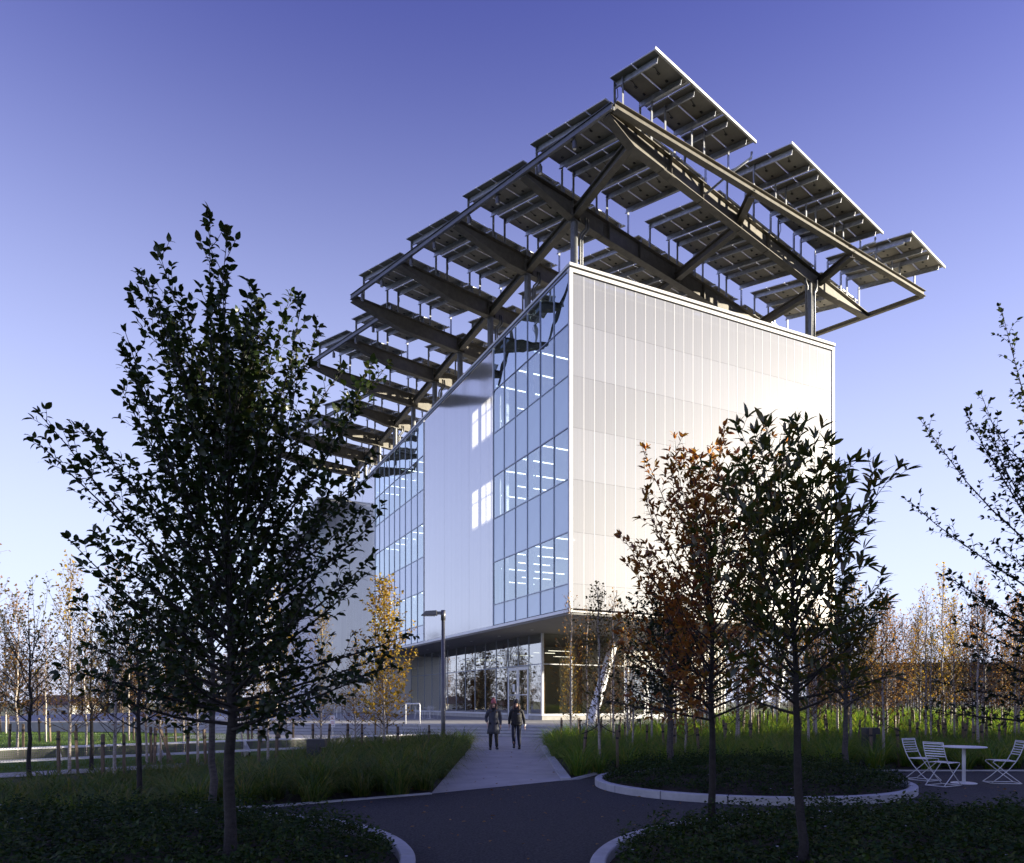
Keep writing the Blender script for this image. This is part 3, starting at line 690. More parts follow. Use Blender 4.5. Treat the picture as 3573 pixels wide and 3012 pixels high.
# tilted tables: four modules, two purlins, posts
TW, TP, NMOD = 2.30, 2.50, 4
def table(i, xs, nm):
    yf = .998 * (ga(i) + 4.98) - .02; ml = 1.20; slope = .8 / 4.8; zf = H + 1.42
    x0 = xs; tb = thing_part('panel_table')
    yn = yf - nm * ml
    def zz(y): return zf - (yf - y) * slope
    tilt = math.atan(slope)
    for k in range(nm):
        yc = yf - (k + .5) * ml
        o = put('solar_panel', PANEL, tb, (x0 + TW / 2, yc, zz(yc)))
        o.rotation_euler = (tilt, 0, 0)
    for px in (.36, TW - .36):
        prof = [(-.06, 0), (.012, 0), (.012, -.26), (.07, -.26), (.07, -.275), (-.006, -.275), (-.006, -.015), (-.06, -.015)]
        off = Vector((0, 0, -.035))
        MB().sweep(prof, Vector((x0 + px, yf - .10, zz(yf - .10))) + off, Vector((x0 + px, yn + .10, zz(yn + .10))) + off).build('purlin', 'galvanised', tb)
        # far posts stand on the next girder, near stubs on this one
        ys = []
        if i == 0:
            yb = .998 * (-3.07 * (x0 + px) / 25.1); ys = [(.998 * ga(1), .07), (min(yb, yf - .3), .055)]
        else: ys = [(.998 * ga(i + 1) - .14, .07), (.998 * ga(i) + .22, .05)]
        for yy, w in ys:
            zt = zz(yy) - .06; xx = x0 + px + (.06 if px > 1 else -.06)
            MB().sweep([(-w, -w * .9), (w, -w * .9), (w, -w * .6), (-w * .7, -w * .6), (-w * .7, w * .9), (-w, w * .9)], (xx, yy, H + .002), (xx, yy, zt), up=(0, 1, 0)).build('post', 'galvanised', tb)
    # gutter strip between neighbouring tables
    MB().sweep([(-.10, 0), (.10, 0), (.10, .015), (-.10, .015)], (x0 + TW + .10, yf, zz(yf) + .04), (x0 + TW + .10, yn, zz(yn) + .04)).build('gutter', 'galvanised', tb)
    if i == 0:
        MB().sweep([(-.05, -.06), (.03, -.06), (.03, .05), (-.05, .05)], (x0 - .02, yn - .04, zz(yn)), (x0 + TP + .0, yn - .04, zz(yn))).build('sun_edge_trim', 'white_metal', tb)
    if R.random() < .6:
        x = x0 + .30; y = .998 * ga(i + 1) - .1; z = zz(y)
        MB().tube([(x, y, z - .15), (x + .14, y, z - .35), (x + .16, y, z - .62), (x + .02, y - .03, z - .8), (x - .05, y, z - 1.05)], .018, 5).build('cable', 'black_plastic', tb, True)
def thing_part(name):
    o = bpy.data.objects.new(name, None); COL.objects.link(o); o.parent = CAN; o.empty_display_size = .2; return o
pm = MB(); pm.box((0, 0, 0), (TW - .05, 1.17, .006), 0); pm.box((0, 0, .012), (TW - .05, 1.17, .012), 1)
for sx in (-1, 1): pm.box((sx * (TW / 2 - .02), 0, .0), (.03, 1.185, .045), 2)
for sy in (-1, 1): pm.box((0, sy * .578, .0), (TW - .07, .03, .045), 2)
for q in (-.55, 0, .55): pm.box((q, .1, -.018), (.12, .09, .03), 3)
pm.tube([(-.55, .06, -.03), (-.40, -.05, -.05), (-.2, .02, -.045), (0, .06, -.03)], .012, 4, 3)
PANEL = pm.mesh('solar_panel', ['panel_back', 'panel_front', 'panel_frame', 'black_plastic'])
for i in range(0, NG):
    groups = [(0.0, 3), (8.55, 4), (19.3, 2)]
    xs0 = .25 if i == 0 else .18 + SK * ga(i) + .03
    for g, (gs, cnt) in enumerate(groups):
        for t in range(cnt):
            x = gs + t * TP
            if i >= 5 and x < 2.4: continue
            if i >= 7 and x < 8.4: continue
            if i >= 3 and x > bcol(i) + 9.5: continue
            table(i, xs0 + x, NMOD if i else 2 + g)
# spotlights hung under the left edge beams
sl = MB(); sl.tube([(0, 0, -.42), (0, 0, -.10)], .10, 12); sl.box((-.02, 0, -.06), (.06, .14, .1)); sl.tube([(0, 0, -.425), (0, 0, -.42)], .075, 12, 1)
SL = sl.mesh('spotlight', ['lamp_metal', 'panel_frame'])
for i in range(1, NG):
    b0 = 0 if i < 5 else (2.6 if i < 7 else 8.65)
    for f in (.36, .78): put('spotlight', SL, CAN, cp(ga(i) + 4.98 * f, b0 + .12, H - .30))
for i in (2, 3, 4):
    p = cp(ga(i), bcol(i) - 2.0); MB().box(p + Vector((0, -.24, -.02)), (1.1, .05, .05)).build('cable_tray', 'galvanised', CAN)
# rainwater pipes off the front gutters
for (x, y, z), (x2, y2, z2) in (((7.9, -1.75, 27.6), (7.2, .2, 26.4)), ((18.7, -2.9, 27.5), (18.3, -1.9, 26.95)), ((19.75, -4.0, 27.35), (19.2, -1.9, 26.9))):
    MB().tube([(x, y, z), (x, y + .03, z - .25), (x + (x2 - x) * .5, y + (y2 - y) * .5, z + (z2 - z) * .55), (x2, y2, z2), (x2 - .15, y2 + .2, z2 - .1)], .06, 8).build('rainwater_pipe', 'galvanised', CAN, True)

# ------------------------------------------------------------------ trees
def rot_to(d, ang, az):
    """direction at angle ang from d, turned by az round it"""
    a = d.orthogonal().normalized(); b = d.cross(a)
    return (d * math.cos(ang) + (a * math.cos(az) + b * math.sin(az)) * math.sin(ang)).normalized()
class Tree:
    def __init__(s, seed): s.r = random.Random(seed); s.mb = MB(); s.P = []; s.D = []; s.N = []; s.L = []; s.W = []
    def leaf(s, p, d, L, w, spread=.9):
        r = s.r; dd = (d + Vector((r.gauss(0, 1), r.gauss(0, 1), r.gauss(0, .8))) * spread * .55).normalized()
        n = (Vector((r.gauss(0, .5), r.gauss(0, .5), 1)))
        k = r.uniform(.65, 1.15)
        s.P.append(tuple(p)); s.D.append(tuple(dd)); s.N.append(tuple(n)); s.L.append(L * k); s.W.append(w * k)
    def shoot(s, p, d, length, r0, seg, curve_up, wob=.12, n=5):
        """a curved branch; returns its points"""
        pts = [p.copy()]; r = s.r; q = p.copy(); dd = d.copy(); st = length / seg
        for k in range(seg):
            q = q + dd * st; pts.append(q.copy())
            dd = (dd + Vector((r.gauss(0, wob), r.gauss(0, wob), r.gauss(0, wob * .6) + curve_up))).normalized()
        s.mb.tube(pts, [max(r0 * (1 - .8 * k / seg), .0022) for k in range(seg + 1)], n, 0, False)
        return pts
    def twigs(s, pts, t0, gap, lf, ln, L, W, ang=.7, up=.05, leaf_gap=.045, tip=5, r=.004, sub=True):
        """side twigs with alternate leaves along a branch"""
        R_ = s.r; tot = sum((b - a).length for a, b in zip(pts[:-1], pts[1:])); pos = tot * t0; az = R_.uniform(0, 6.28)
        while pos < tot * .985:
            p, d = along3(pts, pos); az += 2.4; l = ln * (1.15 - .75 * pos / tot) * R_.uniform(.55, 1.2)
            dd = rot_to(d, ang * R_.uniform(.7, 1.2), az); dd = (dd + Vector((0, 0, up * 4))).normalized()
            tw = s.shoot(p, dd, l, r, 4, up, .10, 3)
            s.dress(tw, leaf_gap, lf, L, W, tip)
            if sub and l > .28:
                p2, d2 = along3(tw, l * .45); t2 = s.shoot(p2, rot_to(d2, .7, R_.uniform(0, 6.28)), l * .5, r * .6, 3, up, .1, 3)
                s.dress(t2, leaf_gap, lf, L, W, tip)
            pos += gap * R_.uniform(.7, 1.3)
    def dress(s, pts, gap, lf, L, W, tip):
        R_ = s.r; tot = sum((b - a).length for a, b in zip(pts[:-1], pts[1:])); pos = .12 * tot; az = R_.uniform(0, 6)
        while pos < tot:
            p, d = along3(pts, pos)
            if R_.random() < lf: s.leaf(p, rot_to(d, .9, az), L, W)
            az += 2.4; pos += gap * R_.uniform(.7, 1.3)
        for k in range(tip):
            if R_.random() < lf + .1: s.leaf(pts[-1], rot_to((pts[-1] - pts[-2]).normalized(), .55, k * 6.28 / max(1, tip)), L * 1.15, W * 1.1, .4)
    def finish(s, root, bark, leaf, droop=.25, fn=leaves_mesh):
        s.mb.build('trunk', bark, root, True)
        if s.P: put('crown', fn('crown', s.P, s.D, s.N, s.L, s.W, leaf, droop), root)
        return root
def along3(pts, s):
    for a, b in zip(pts[:-1], pts[1:]):
        l = (b - a).length
        if s <= l: return a + (b - a) * (s / max(l, 1e-6)), (b - a).normalized()
        s -= l
    return pts[-1].copy(), (pts[-1] - pts[-2]).normalized()
def bed_tree(root, seed, h, cb, rmax, tr_, L, W, bark, leaf, n_prim, gap, lf, leaf_gap, tip, lean=(0, 0), prof=None, ang_lo=1.35, ang_hi=.35, tw=.38, curve=.10, droop=.25, zr=0, sub=True, flare=1.25):
    h *= .80
    t = Tree(seed); r = t.r
    tp = [Vector((0, 0, -.15))]; nseg = 12
    for k in range(1, nseg + 1):
        f = k / nseg; tp.append(Vector((lean[0] * f + r.gauss(0, .012) * h * .3, lean[1] * f + r.gauss(0, .012) * h * .3, h * f * .97)))
    t.mb.tube(tp, [tr_ * (flare if k == 0 else 1) * (1 - .9 * (k / nseg) ** 1.1) + .003 for k in range(nseg + 1)], 9, 0, False)
    az = r.uniform(0, 6.28)
    prof = prof or (lambda f: math.sin(math.pi * min(1, (f * .9 + .16))) ** .7)
    for k in range(n_prim):
        f = (k + r.uniform(-.2, .2)) / n_prim; f = min(.98, max(0, f)); z = cb + (h - cb) * f * .93
        p, d = along3(tp, z + .15); az += 2.4 + r.uniform(-.3, .3)
        ang = ang_lo + (ang_hi - ang_lo) * f ** .8 + r.uniform(-.12, .12)
        Lb = rmax * prof(f) / max(.42, math.sin(ang)) * r.uniform(.8, 1.15)
        dd = rot_to(Vector((0, 0, 1)), ang, az)
        pts = t.shoot(p, dd, Lb, tr_ * .36 * (1 - .6 * f), 7, curve * (.4 + f), .07, 5)
        t.twigs(pts, .16, gap, lf, tw * (.6 + .6 * prof(f)), L, W, leaf_gap=leaf_gap, tip=tip, sub=sub)
        t.dress(pts[3:], leaf_gap * 1.2, lf, L, W, tip + 1)
    t.dress(tp[-4:], leaf_gap, lf, L, W, tip + 2)
    return t.finish(root, bark, leaf, droop, round_leaves)

pA = gp(802, 2975, .28)
tA = thing('broadleaf_tree', 'big dark broad-leaved young tree standing in the left ground cover bed', 'tree', (pA.x, pA.y, .2))
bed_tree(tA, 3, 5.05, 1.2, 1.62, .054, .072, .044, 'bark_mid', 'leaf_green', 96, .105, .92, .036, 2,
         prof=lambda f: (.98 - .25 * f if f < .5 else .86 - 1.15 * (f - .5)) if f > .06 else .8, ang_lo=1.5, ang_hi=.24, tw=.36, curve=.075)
pB = gp(2484, 2852, .2)
tB = thing('broadleaf_tree', 'rust-brown leaved young tree rising behind the right front bed', 'tree', (pB.x, pB.y, .02))
bed_tree(tB, 8, 4.7, 1.4, 1.65, .048, .088, .036, 'bark_dark', 'leaf_rust', 58, .12, .9, .048, 4,
         prof=lambda f: (.75 + .5 * f if f < .35 else .92 - 1.0 * (f - .35)), ang_lo=1.35, ang_hi=.3, tw=.34, curve=.09)
pC = gp(2797, 3003, .3)
tC = thing('broadleaf_tree', 'tree with long pointed dark green leaves in the right front bed', 'tree', (pC.x, pC.y, .2))
bed_tree(tC, 23, 3.75, 1.35, .98, .040, .112, .033, 'bark_dark', 'leaf_long', 50, .13, .9, .052, 4,
         prof=lambda f: (.62 + .7 * f if f < .45 else 1.0 - .95 * (f - .45)), ang_lo=1.35, ang_hi=.42, tw=.30, curve=.08, droop=.24, lean=(-.05, .1))
pD = Vector((7.25, 8.6, 0))
tD = thing('broadleaf_tree', 'tree with small sparse dark leaves reaching in from the right edge', 'tree', (pD.x, pD.y, 0))
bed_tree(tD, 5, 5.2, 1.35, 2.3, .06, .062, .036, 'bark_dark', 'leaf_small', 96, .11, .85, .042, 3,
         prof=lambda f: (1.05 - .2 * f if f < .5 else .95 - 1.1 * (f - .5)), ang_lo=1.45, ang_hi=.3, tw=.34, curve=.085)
pE = Vector((3.72, 17.2, 0))
tE = thing('broadleaf_tree', 'low dark spreading tree behind the round middle bed', 'tree', (pE.x, pE.y, 0))
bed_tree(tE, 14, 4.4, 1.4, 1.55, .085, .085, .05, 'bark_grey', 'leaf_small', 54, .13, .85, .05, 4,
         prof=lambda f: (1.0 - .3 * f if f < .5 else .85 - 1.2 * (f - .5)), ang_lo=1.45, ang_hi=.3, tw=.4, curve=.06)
pG = Vector((7.7, 16.9, 0))
tG = thing('broadleaf_tree', 'thin-leaved brownish tree at the far right rim of the round bed', 'tree', (pG.x, pG.y, 0))
bed_tree(tG, 31, 4.4, 1.5, 1.15, .07, .085, .04, 'bark_grey', 'leaf_olive', 46, .15, .6, .06, 4, ang_lo=1.2, ang_hi=.3, tw=.36, curve=.08)
pH = Vector((-4.25, 10.4, 0))
tH = thing('broadleaf_tree', 'smaller dark tree close behind the big left tree', 'tree', (pH.x, pH.y, 0))
bed_tree(tH, 41, 4.2, 1.5, 1.25, .058, .085, .048, 'bark_grey', 'leaf_green', 40, .2, .8, .06, 3, ang_lo=1.35, ang_hi=.35, tw=.36, curve=.07)
for k, (u, v, hh, sd_, lb, lf_, rr) in enumerate([(318, 2690, 4.6, 51, 'thin dark sapling between two stakes left of the big tree', 'leaf_olive', 1.15), (104, 2710, 4.3, 53, 'sparse dark sapling at the left edge of the photo', 'leaf_olive', 1.2), (484, 2800, 3.6, 57, 'dark leaning sapling just left of the two close trunks', 'leaf_small', 1.0)]):
    p = gp(u, v); t_ = thing('young_tree', lb, 'tree', (p.x, p.y, 0))
    bed_tree(t_, sd_, hh, 1.2, rr, .045, .07, .045, 'bark_dark', lf_, 22, .22, .5, .08, 2, ang_lo=1.1, ang_hi=.3, tw=.4, curve=.06)

# slender staked birches
def birch(name, seed, h, leaf, lf, dens, L=.065, W=.045, rad_=.62, cb=.9, parent=None, n_prim=None):
    root = parent; t = Tree(seed); r = t.r
    tp = [Vector((0, 0, -.1))]; ns = 9
    for k in range(1, ns + 1): f = k / ns; tp.append(Vector((r.gauss(0, .02) * h * f * .5, r.gauss(0, .02) * h * f * .5, h * f)))
    t.mb.tube(tp, [.036 * (1 - .88 * k / ns) + .003 for k in range(ns + 1)], 7, 0, False)
    az = r.uniform(0, 6); k = 0; n = n_prim or int(h * dens)
    tw = MB(); keep = t.mb; t.mb = tw
    for k in range(n):
        f = k / n; z = cb + (h - cb) * f * .97; p, d = along3(tp, z + .1); az += 2.4
        ang = 1.0 - .62 * f + r.uniform(-.15, .15); l = rad_ * (1.12 - f ** 1.5) / math.sin(max(.45, ang)) * r.uniform(.6, 1.15)
        pts = t.shoot(p, rot_to(Vector((0, 0, 1)), ang, az), l, .011 * (1 - .6 * f), 5, .05, .09, 3)
        t.twigs(pts, .15, .15, lf, .34, L, W, ang=.6, up=.03, leaf_gap=.065, tip=2, r=.0035, sub=False)
    t.dress(tp[-3:], .08, lf, L, W, 2)
    t.mb = keep; keep.build('trunk', 'bark_birch', root, True); tw.build('branches', 'twig', root)
    if t.P: put('crown', leaves_mesh('crown', t.P, t.D, t.N, t.L, t.W, leaf), root)
    return root
gB = thing('birch_tree', 'golden-leaved birch tree standing in the tall grass left of the lamp post', 'tree', (gp(1342, 2661).x, 19.9, 0))
birch('g', 61, 4.9, 'leaf_gold', .95, 11, rad_=.95, cb=.85, parent=gB, L=.085, W=.06, n_prim=96)
VAR = []
for k, (leaf, lf, h, dens, rd_) in enumerate([('leaf_gold', .60, 4.9, 13, .75), ('leaf_orange', .55, 4.5, 13, .75), ('leaf_brown', .55, 4.2, 13, .8), ('leaf_orange', .12, 4.7, 13, .7), ('leaf_olive', .6, 4.4, 13, .8), ('leaf_gold', .7, 5.2, 10, .55)]):
    rt = thing('birch_tree', 'x', 'tree', (0, 0, 0)); birch('b', 70 + k, h, leaf, lf, dens, rad_=rd_, parent=rt); VAR.append(rt)
DESC = ['golden-leaved', 'orange-leaved', 'brown-leaved', 'almost bare', 'olive-leaved', 'narrow golden']
sm = MB().box((0, 0, .42), (.055, .055, 1.15)).mesh('stake', 'stake_wood'); tm = MB().box((0, 0, .80), (.062, .062, .05)).mesh('tie', 'tie')
NST = 0
def stake(x, y, label, tilt=(0, 0), z0=0, group='wooden tree stakes'):
    global NST
    o = tag(put('tree_stake', sm, None, (x, y, z0)), label, 'stake', group); o.rotation_euler = (tilt[0], tilt[1], R.uniform(0, 1.5)); NST += 1
    put('rubber_band', tm, o)
    return o
used_var = set(); BIR = []
def place_birch(k, x, y, label, group, scale=1.0):
    z = gz(x, y); src = VAR[k]
    if k not in used_var:
        used_var.add(k); src.location = (x, y, z); src.rotation_euler = (0, 0, R.uniform(0, 6)); src['label'] = label; src['group'] = group; src.scale = (scale,) * 3; o = src
    else: o = dup(src, (x, y, z), R.uniform(0, 6), label, scale, group)
    BIR.append((x, y)); return o
# the ones that stand out, each at its own place in the photograph
for u, v, k, sc, lb in [(2091, 2655, 4, 1.0, 'grey twin-stemmed birch in the grass right of the path kerb'), (1990, 2566, 0, .82, 'short golden birch by the right end of the terrace steps'),
                        (2197, 2580, 1, .95, 'orange-topped birch in front of the raking white column'), (2570, 2612, 3, 1.0, 'nearly bare birch right of the white sign panel'),
                        (2620, 2580, 2, .9, 'brown birch between the sign panel and the fins'), (2750, 2560, 4, .9, 'pale birch before the second raking column'),
                        (3083, 2640, 2, 1.0, 'dense brown twiggy birch just right of the grey bollard'), (2840, 2600, 3, .95, 'bare pale birch left of the grey bollard'),
                        (3290, 2590, 5, 1.2, 'tall golden birch rising behind the cafe table'), (3330, 2600, 0, 1.0, 'golden birch directly behind the cafe chairs'),
                        (3395, 2610, 2, 1.05, 'brown round-headed birch behind the right-hand chair'), (3540, 2600, 1, 1.1, 'orange birch at the right edge of the photo'),
                        (2390, 2640, 1, .75, 'low orange bushy birch beside the trunk of the low dark tree'), (3150, 2570, 1, 1.05, 'orange birch between bollard and cafe table')]:
    p = gp(u, v, .25); place_birch(k, p.x, p.y, lb, 'staked birches in the right grass bed', sc)
    a = R.uniform(-.5, .5)
    for sgn in (-1, 1): stake(p.x + sgn * .42 * math.cos(a), p.y + sgn * .42 * math.sin(a) - .1, '%s stake of the %s' % ('left' if sgn < 0 else 'right', ' '.join(lb.split()[:11])), (R.uniform(-.08, .08), R.uniform(-.08, .08)), gz(p.x, p.y))
LM = [(2000, 'the path kerb'), (2120, 'the raking white column'), (2300, 'the low dark tree'), (2455, 'the white sign panel'), (2640, 'the upright fins'), (2760, 'the second raking column'), (2900, 'the concrete wall'), (3040, 'the right grey bollard'), (3230, 'the left cafe chairs'), (3363, 'the cafe table'), (3480, 'the right cafe chair'), (3573, 'the right photo edge')]
def where(x, y):
    u = CX + x / y * F; d, nm = min((abs(u - q), nm) for q, nm in LM); uu = [q for q, n_ in LM if n_ == nm][0]
    side = 'in line with' if abs(u - uu) < 28 else ('just left of' if u < uu else 'just right of')
    row = 'front' if y < 23 else 'second' if y < 26 else 'third' if y < 29 else 'fourth' if y < 32.5 else 'back'
    return row, side + ' ' + nm
LAB = {}
def uniq(lb):
    LAB[lb] = LAB.get(lb, 0) + 1
    return lb if LAB[lb] == 1 else lb + (', taller', ', thinner', ', bushier', ', shorter', ', paler', ', darker')[min(LAB[lb] - 2, 5)]
tries = 0; cnt = 0
while cnt < 56 and tries < 4000:
    tries += 1
    y = R.uniform(20.3, 30.5) if R.random() < .8 else R.uniform(33, 39); x = R.uniform(1.9, 25)
    if x < (y - 30.5) * 1.15 + 1.2 and y > 29.5 or abs(x) > .74 * y: continue
    if y > 31 and (x < 15 or y > 33.5 + .5 * (x - 4)): continue
    if x < 7 and R.random() < .65: continue
    if any((x - a) ** 2 + (y - b) ** 2 < 1.15 for a, b in BIR): continue
    if 9.4 < x < 11.2 and y < 22.5: continue
    k = R.choices(range(6), [2, 2, 3, 6, 3, 2])[0]; cnt += 1
    row, wh = where(x, y)
    place_birch(k, x, y, uniq(DESC[k] + ' birch in the %s row %s' % (row, wh)), 'birches of the right-hand grove', R.uniform(.85, 1.2))
    if R.random() < .8:
        a = R.uniform(-.7, .7)
        for sgn in (-1, 1): stake(x + sgn * .4 * math.cos(a), y + sgn * .4 * math.sin(a), uniq('stake %s of the %s birch, %s row %s' % ('left' if sgn < 0 else 'right', DESC[k].split('-')[0], row, wh)), (R.uniform(-.09, .09), R.uniform(-.09, .09)), gz(x, y))
for u, v, k, sc, lb in [(243, 2700, 0, 1.0, 'white-stemmed golden birch left of the lawn bench'), (400, 2730, 3, .95, 'bare birch with a stake either side in front of the bench'),
                        (512, 2670, 1, .9, 'orange birch with a white stem before the perforated bench'), (560, 2665, 5, .9, 'thin birch beside the leaning stake by the bench'),
                        (935, 2690, 0, .95, 'golden birch left of the front grey bollard'), (845, 2640, 1, .85, 'small orange birch close to the bench by the lawn'), (1120, 2640, 0, .9, 'golden birch right behind the front grey bollard'), (1000, 2625, 5, .85, 'narrow golden birch between bench and front bollard'), (1330, 2600, 4, .8, 'olive birch tucked behind the big golden birch'), (300, 2640, 2, .95, 'brown birch between the bench legs and the dark sapling'), (690, 2690, 4, .9, 'olive birch just right of the big tree trunk group'), (640, 2625, 2, .9, 'brown birch hidden behind the big left tree'), (900, 2600, 2, .8, 'brown birch near the middle of the bench'), (1240, 2640, 2, .8, 'brown birch just left of the big golden birch'), (160, 2590, 2, 1.1, 'brown birch far left behind the bench'), (450, 2585, 3, 1.1, 'bare birch on the lawn side of the bench'),
                        (60, 2640, 1, 1.1, 'orange sparse birch at the far left near the bench'), (-60, 2690, 3, 1.25, 'tall bare birch at the left edge of the photo'), (20, 2560, 0, 1.3, 'tall sparse golden birch far left on the lawn')]:
    p = gp(u, v, .0); place_birch(k, p.x, p.y, lb, 'staked birches in the left grass bed', sc)
    for sgn in (-1, 1): stake(p.x + sgn * .22, p.y - .05, '%s stake of the %s' % ('left' if sgn < 0 else 'right', ' '.join(lb.split()[:11])), (R.uniform(-.05, .05), R.uniform(-.05, .05)), 0, 'stakes in the left grass bed')
    if not used_var: pass
p = gp(590, 2670); stake(p.x + .1, p.y, 'wooden stake leaning steeply beside the bench', (0, -.32), 0)
for x_ in (0.35,): stake(gp(1342, 2661).x - .6, 19.9, 'upright stake left of the golden birch', (0, 0)); stake(gp(1342, 2661).x + .42, 19.6, 'upright stake right of the golden birch', (0, 0)); stake(gp(1342, 2661).x + 1.1, 21.0, 'upright stake between the golden birch and the lamp post', (0, 0))
# hanging guy straps from stake to stem, a few that show
for (u, v, nm_) in ((2091, 2655, 'twin-stemmed birch by the path kerb'), (2197, 2580, 'birch before the raking column'), (2570, 2612, 'bare birch by the sign panel'), (3083, 2640, 'twiggy birch by the right bollard'), (2840, 2600, 'bare birch left of the right bollard')):
    p = gp(u, v, .25); z = gz(p.x, p.y)
    for sgn in (-1, 1):
        o = MB().tube([(p.x + sgn * .42, p.y - .1, z + .9), (p.x + sgn * .2, p.y - .04, z + .98), (p.x, p.y, z + 1.12)], .012, 5).build('guy_strap', 'tie')
        tag(o, 'black strap from the %s stake to the %s' % ('left' if sgn < 0 else 'right', nm_), 'strap', 'guy straps in the right grass bed')

# ------------------------------------------------------------------ grasses, lawn and ground cover
def tufts(name, pts, per, length, width, mat, spread, segs, lean, label, zoff=0.0, sag=1.0):
    x, y = pts; n = len(x); rng = NP
    s = np.repeat(rng.uniform(.75, 1.2, n), per)
    az = rng.uniform(0, 2 * np.pi, n * per); rr = np.sqrt(rng.uniform(0, 1, n * per)) * spread
    bx = np.repeat(x, per) + np.cos(az) * rr; by = np.repeat(y, per) + np.sin(az) * rr
    bz = np.array([gz(a, b) for a, b in zip(x, y)]); bz = np.repeat(bz, per) + zoff
    az2 = az + rng.normal(0, .5, n * per)
    le = length * s * rng.uniform(.55, 1.2, n * per)
    me = blades_mesh(name, np.stack([bx, by, bz], 1), az2, le, np.abs(rng.normal(lean, .18, n * per)), width * rng.uniform(.7, 1.3, n * per), mat, segs, sag)
    return tag(put(name, me), label, kind='stuff')
BEDL = [(-17, 10.2), (-6.5, 10.9), (-3.85, 11.6), (-1.62, 13.2), (-1.62, 25.9), (-2.9, 25.6), bp(14.9, 2.75), bp(8, 3.0), bp(4, 4.6), bp(-2, 4.9)]
def thin(pts, d):
    x, y = pts; keep = []; g = {}
    for i in range(len(x)):
        c = (int(x[i] // d), int(y[i] // d)); ok = True
        for dx in (-1, 0, 1):
            for dy in (-1, 0, 1):
                for j in g.get((c[0] + dx, c[1] + dy), ()):
                    if (x[i] - x[j]) ** 2 + (y[i] - y[j]) ** 2 < d * d: ok = False
        if ok: g.setdefault(c, []).append(i); keep.append(i)
    return x[keep], y[keep]
pl = thin(scatter(BEDL, 4200, NP), .62)
hi = pl[0] > -5.2
tufts('low_grass', (pl[0][~hi], pl[1][~hi]), 190, .66, .014, 'grass_blade', .30, 5, .6, 'low flopped grass filling the left end of the left bed', sag=.9)
tufts('tall_grass', (pl[0][hi], pl[1][hi]), 210, 1.2, .0155, 'grass_blade', .19, 6, .34, 'dense arching green grass filling the left bed', sag=.72)
BEDR = [(1.32, 15.75), (2.1, 17.1), (4.2, 17.6), (8, 17.75), (26, 17.75), (42, 40), (22, 42.6), (9.5, 35.4), (5.4, 32.7), (2.8, 32.6), (1.35, 29.5)]
pr = thin(scatter(BEDR, 7000, NP), .64)
sel = (pr[1] < 24) & (np.abs(pr[0]) < pr[1] * .8)
tufts('tall_grass', (pr[0][sel], pr[1][sel]), 190, 1.2, .0155, 'grass_lush', .19, 6, .34, 'dense arching green grass in the near part of the right bed', sag=.72)
sel2 = (pr[1] >= 24) & (np.abs(pr[0]) < pr[1] * .85)
tufts('tall_grass', (pr[0][sel2], pr[1][sel2]), 76, 1.08, .020, 'grass_lush', .22, 4, .34, 'bright sunlit grass between the birches of the right bed', sag=.9)
# short turf on the lawn
x = NP.uniform(-32, -2.4, 160000); y = NP.uniform(14, 46, 160000); q = NP.uniform(0, 1, 160000) < (22 / np.maximum(y, 14)) ** 1.2
ok = ((x - BENCH_A.x) * bn.x + (y - BENCH_A.y) * bn.y < 1.1) & ~((x > -12.5) & (y > 31.3 + np.maximum(0, -x - 9) * 1.2)) & q & (np.abs(x) < y * .78)
n = ok.sum(); zb = np.zeros(n)
tag(put('lawn_grass', blades_mesh('lawn_grass', np.stack([x[ok], y[ok], zb], 1), NP.uniform(0, 6.28, n), NP.uniform(.05, .10, n), np.abs(NP.normal(.35, .2, n)), NP.uniform(.012, .02, n), 'turf_blade', 2, .6)), 'short mown turf of the lawn beyond the bench', kind='stuff')

def kerb_ring(name, c, rx, ry, a0, a1, label, w=.15, h=.14, seg=13):
    th = thing(name, label, 'kerb', (c[0], c[1], 0)); n = seg; da = (a1 - a0) / n
    for k in range(n):
        s0, s1 = a0 + da * k + .0035, a0 + da * (k + 1) - .0035; mb = MB(); m = 5; vs = []
        for j in range(m + 1):
            a = s0 + (s1 - s0) * j / m; ca, sa = math.cos(a), math.sin(a)
            for ri, z in ((0, -.08), (0, h - .012), (.012, h), (w - .012, h), (w, h - .012), (w, -.08)): vs.append(((rx - w + ri) * ca, (ry - w + ri) * sa, z))
        fs = []
        for j in range(m):
            for q in range(6): fs.append((j * 6 + q, j * 6 + (q + 1) % 6, (j + 1) * 6 + (q + 1) % 6, (j + 1) * 6 + q))
        fs += [tuple(range(5, -1, -1)), tuple(range(m * 6, m * 6 + 6))]
        mb.add(vs, fs).build('kerb_stone', 'kerb_stone', th)
    return th
BEDS = [((-4.75, 6.6), 3.85, 3.75, .24, 'left'), ((4.62, 14.35), 2.98, 2.75, .36, 'middle'), ((5.05, 6.45), 4.35, 3.85, .26, 'right')]
kerb_ring('kerb_ring', BEDS[0][0], BEDS[0][1], BEDS[0][2], -1.2, 2.4, 'curved pale stone kerb round the left front ground cover bed')
kerb_ring('kerb_ring', BEDS[1][0], BEDS[1][1], BEDS[1][2], 0, 2 * math.pi, 'pale stone kerb circling the round middle bed', seg=16)
kerb_ring('kerb_ring', BEDS[2][0], BEDS[2][1], BEDS[2][2], .4, 4.2, 'curved pale stone kerb round the right front ground cover bed')
def bed_z(c, rx, ry, hh, x, y):
    d = ((x - c[0]) / rx) ** 2 + ((y - c[1]) / ry) ** 2
    return .05 + hh * np.maximum(0, 1 - d) ** .8
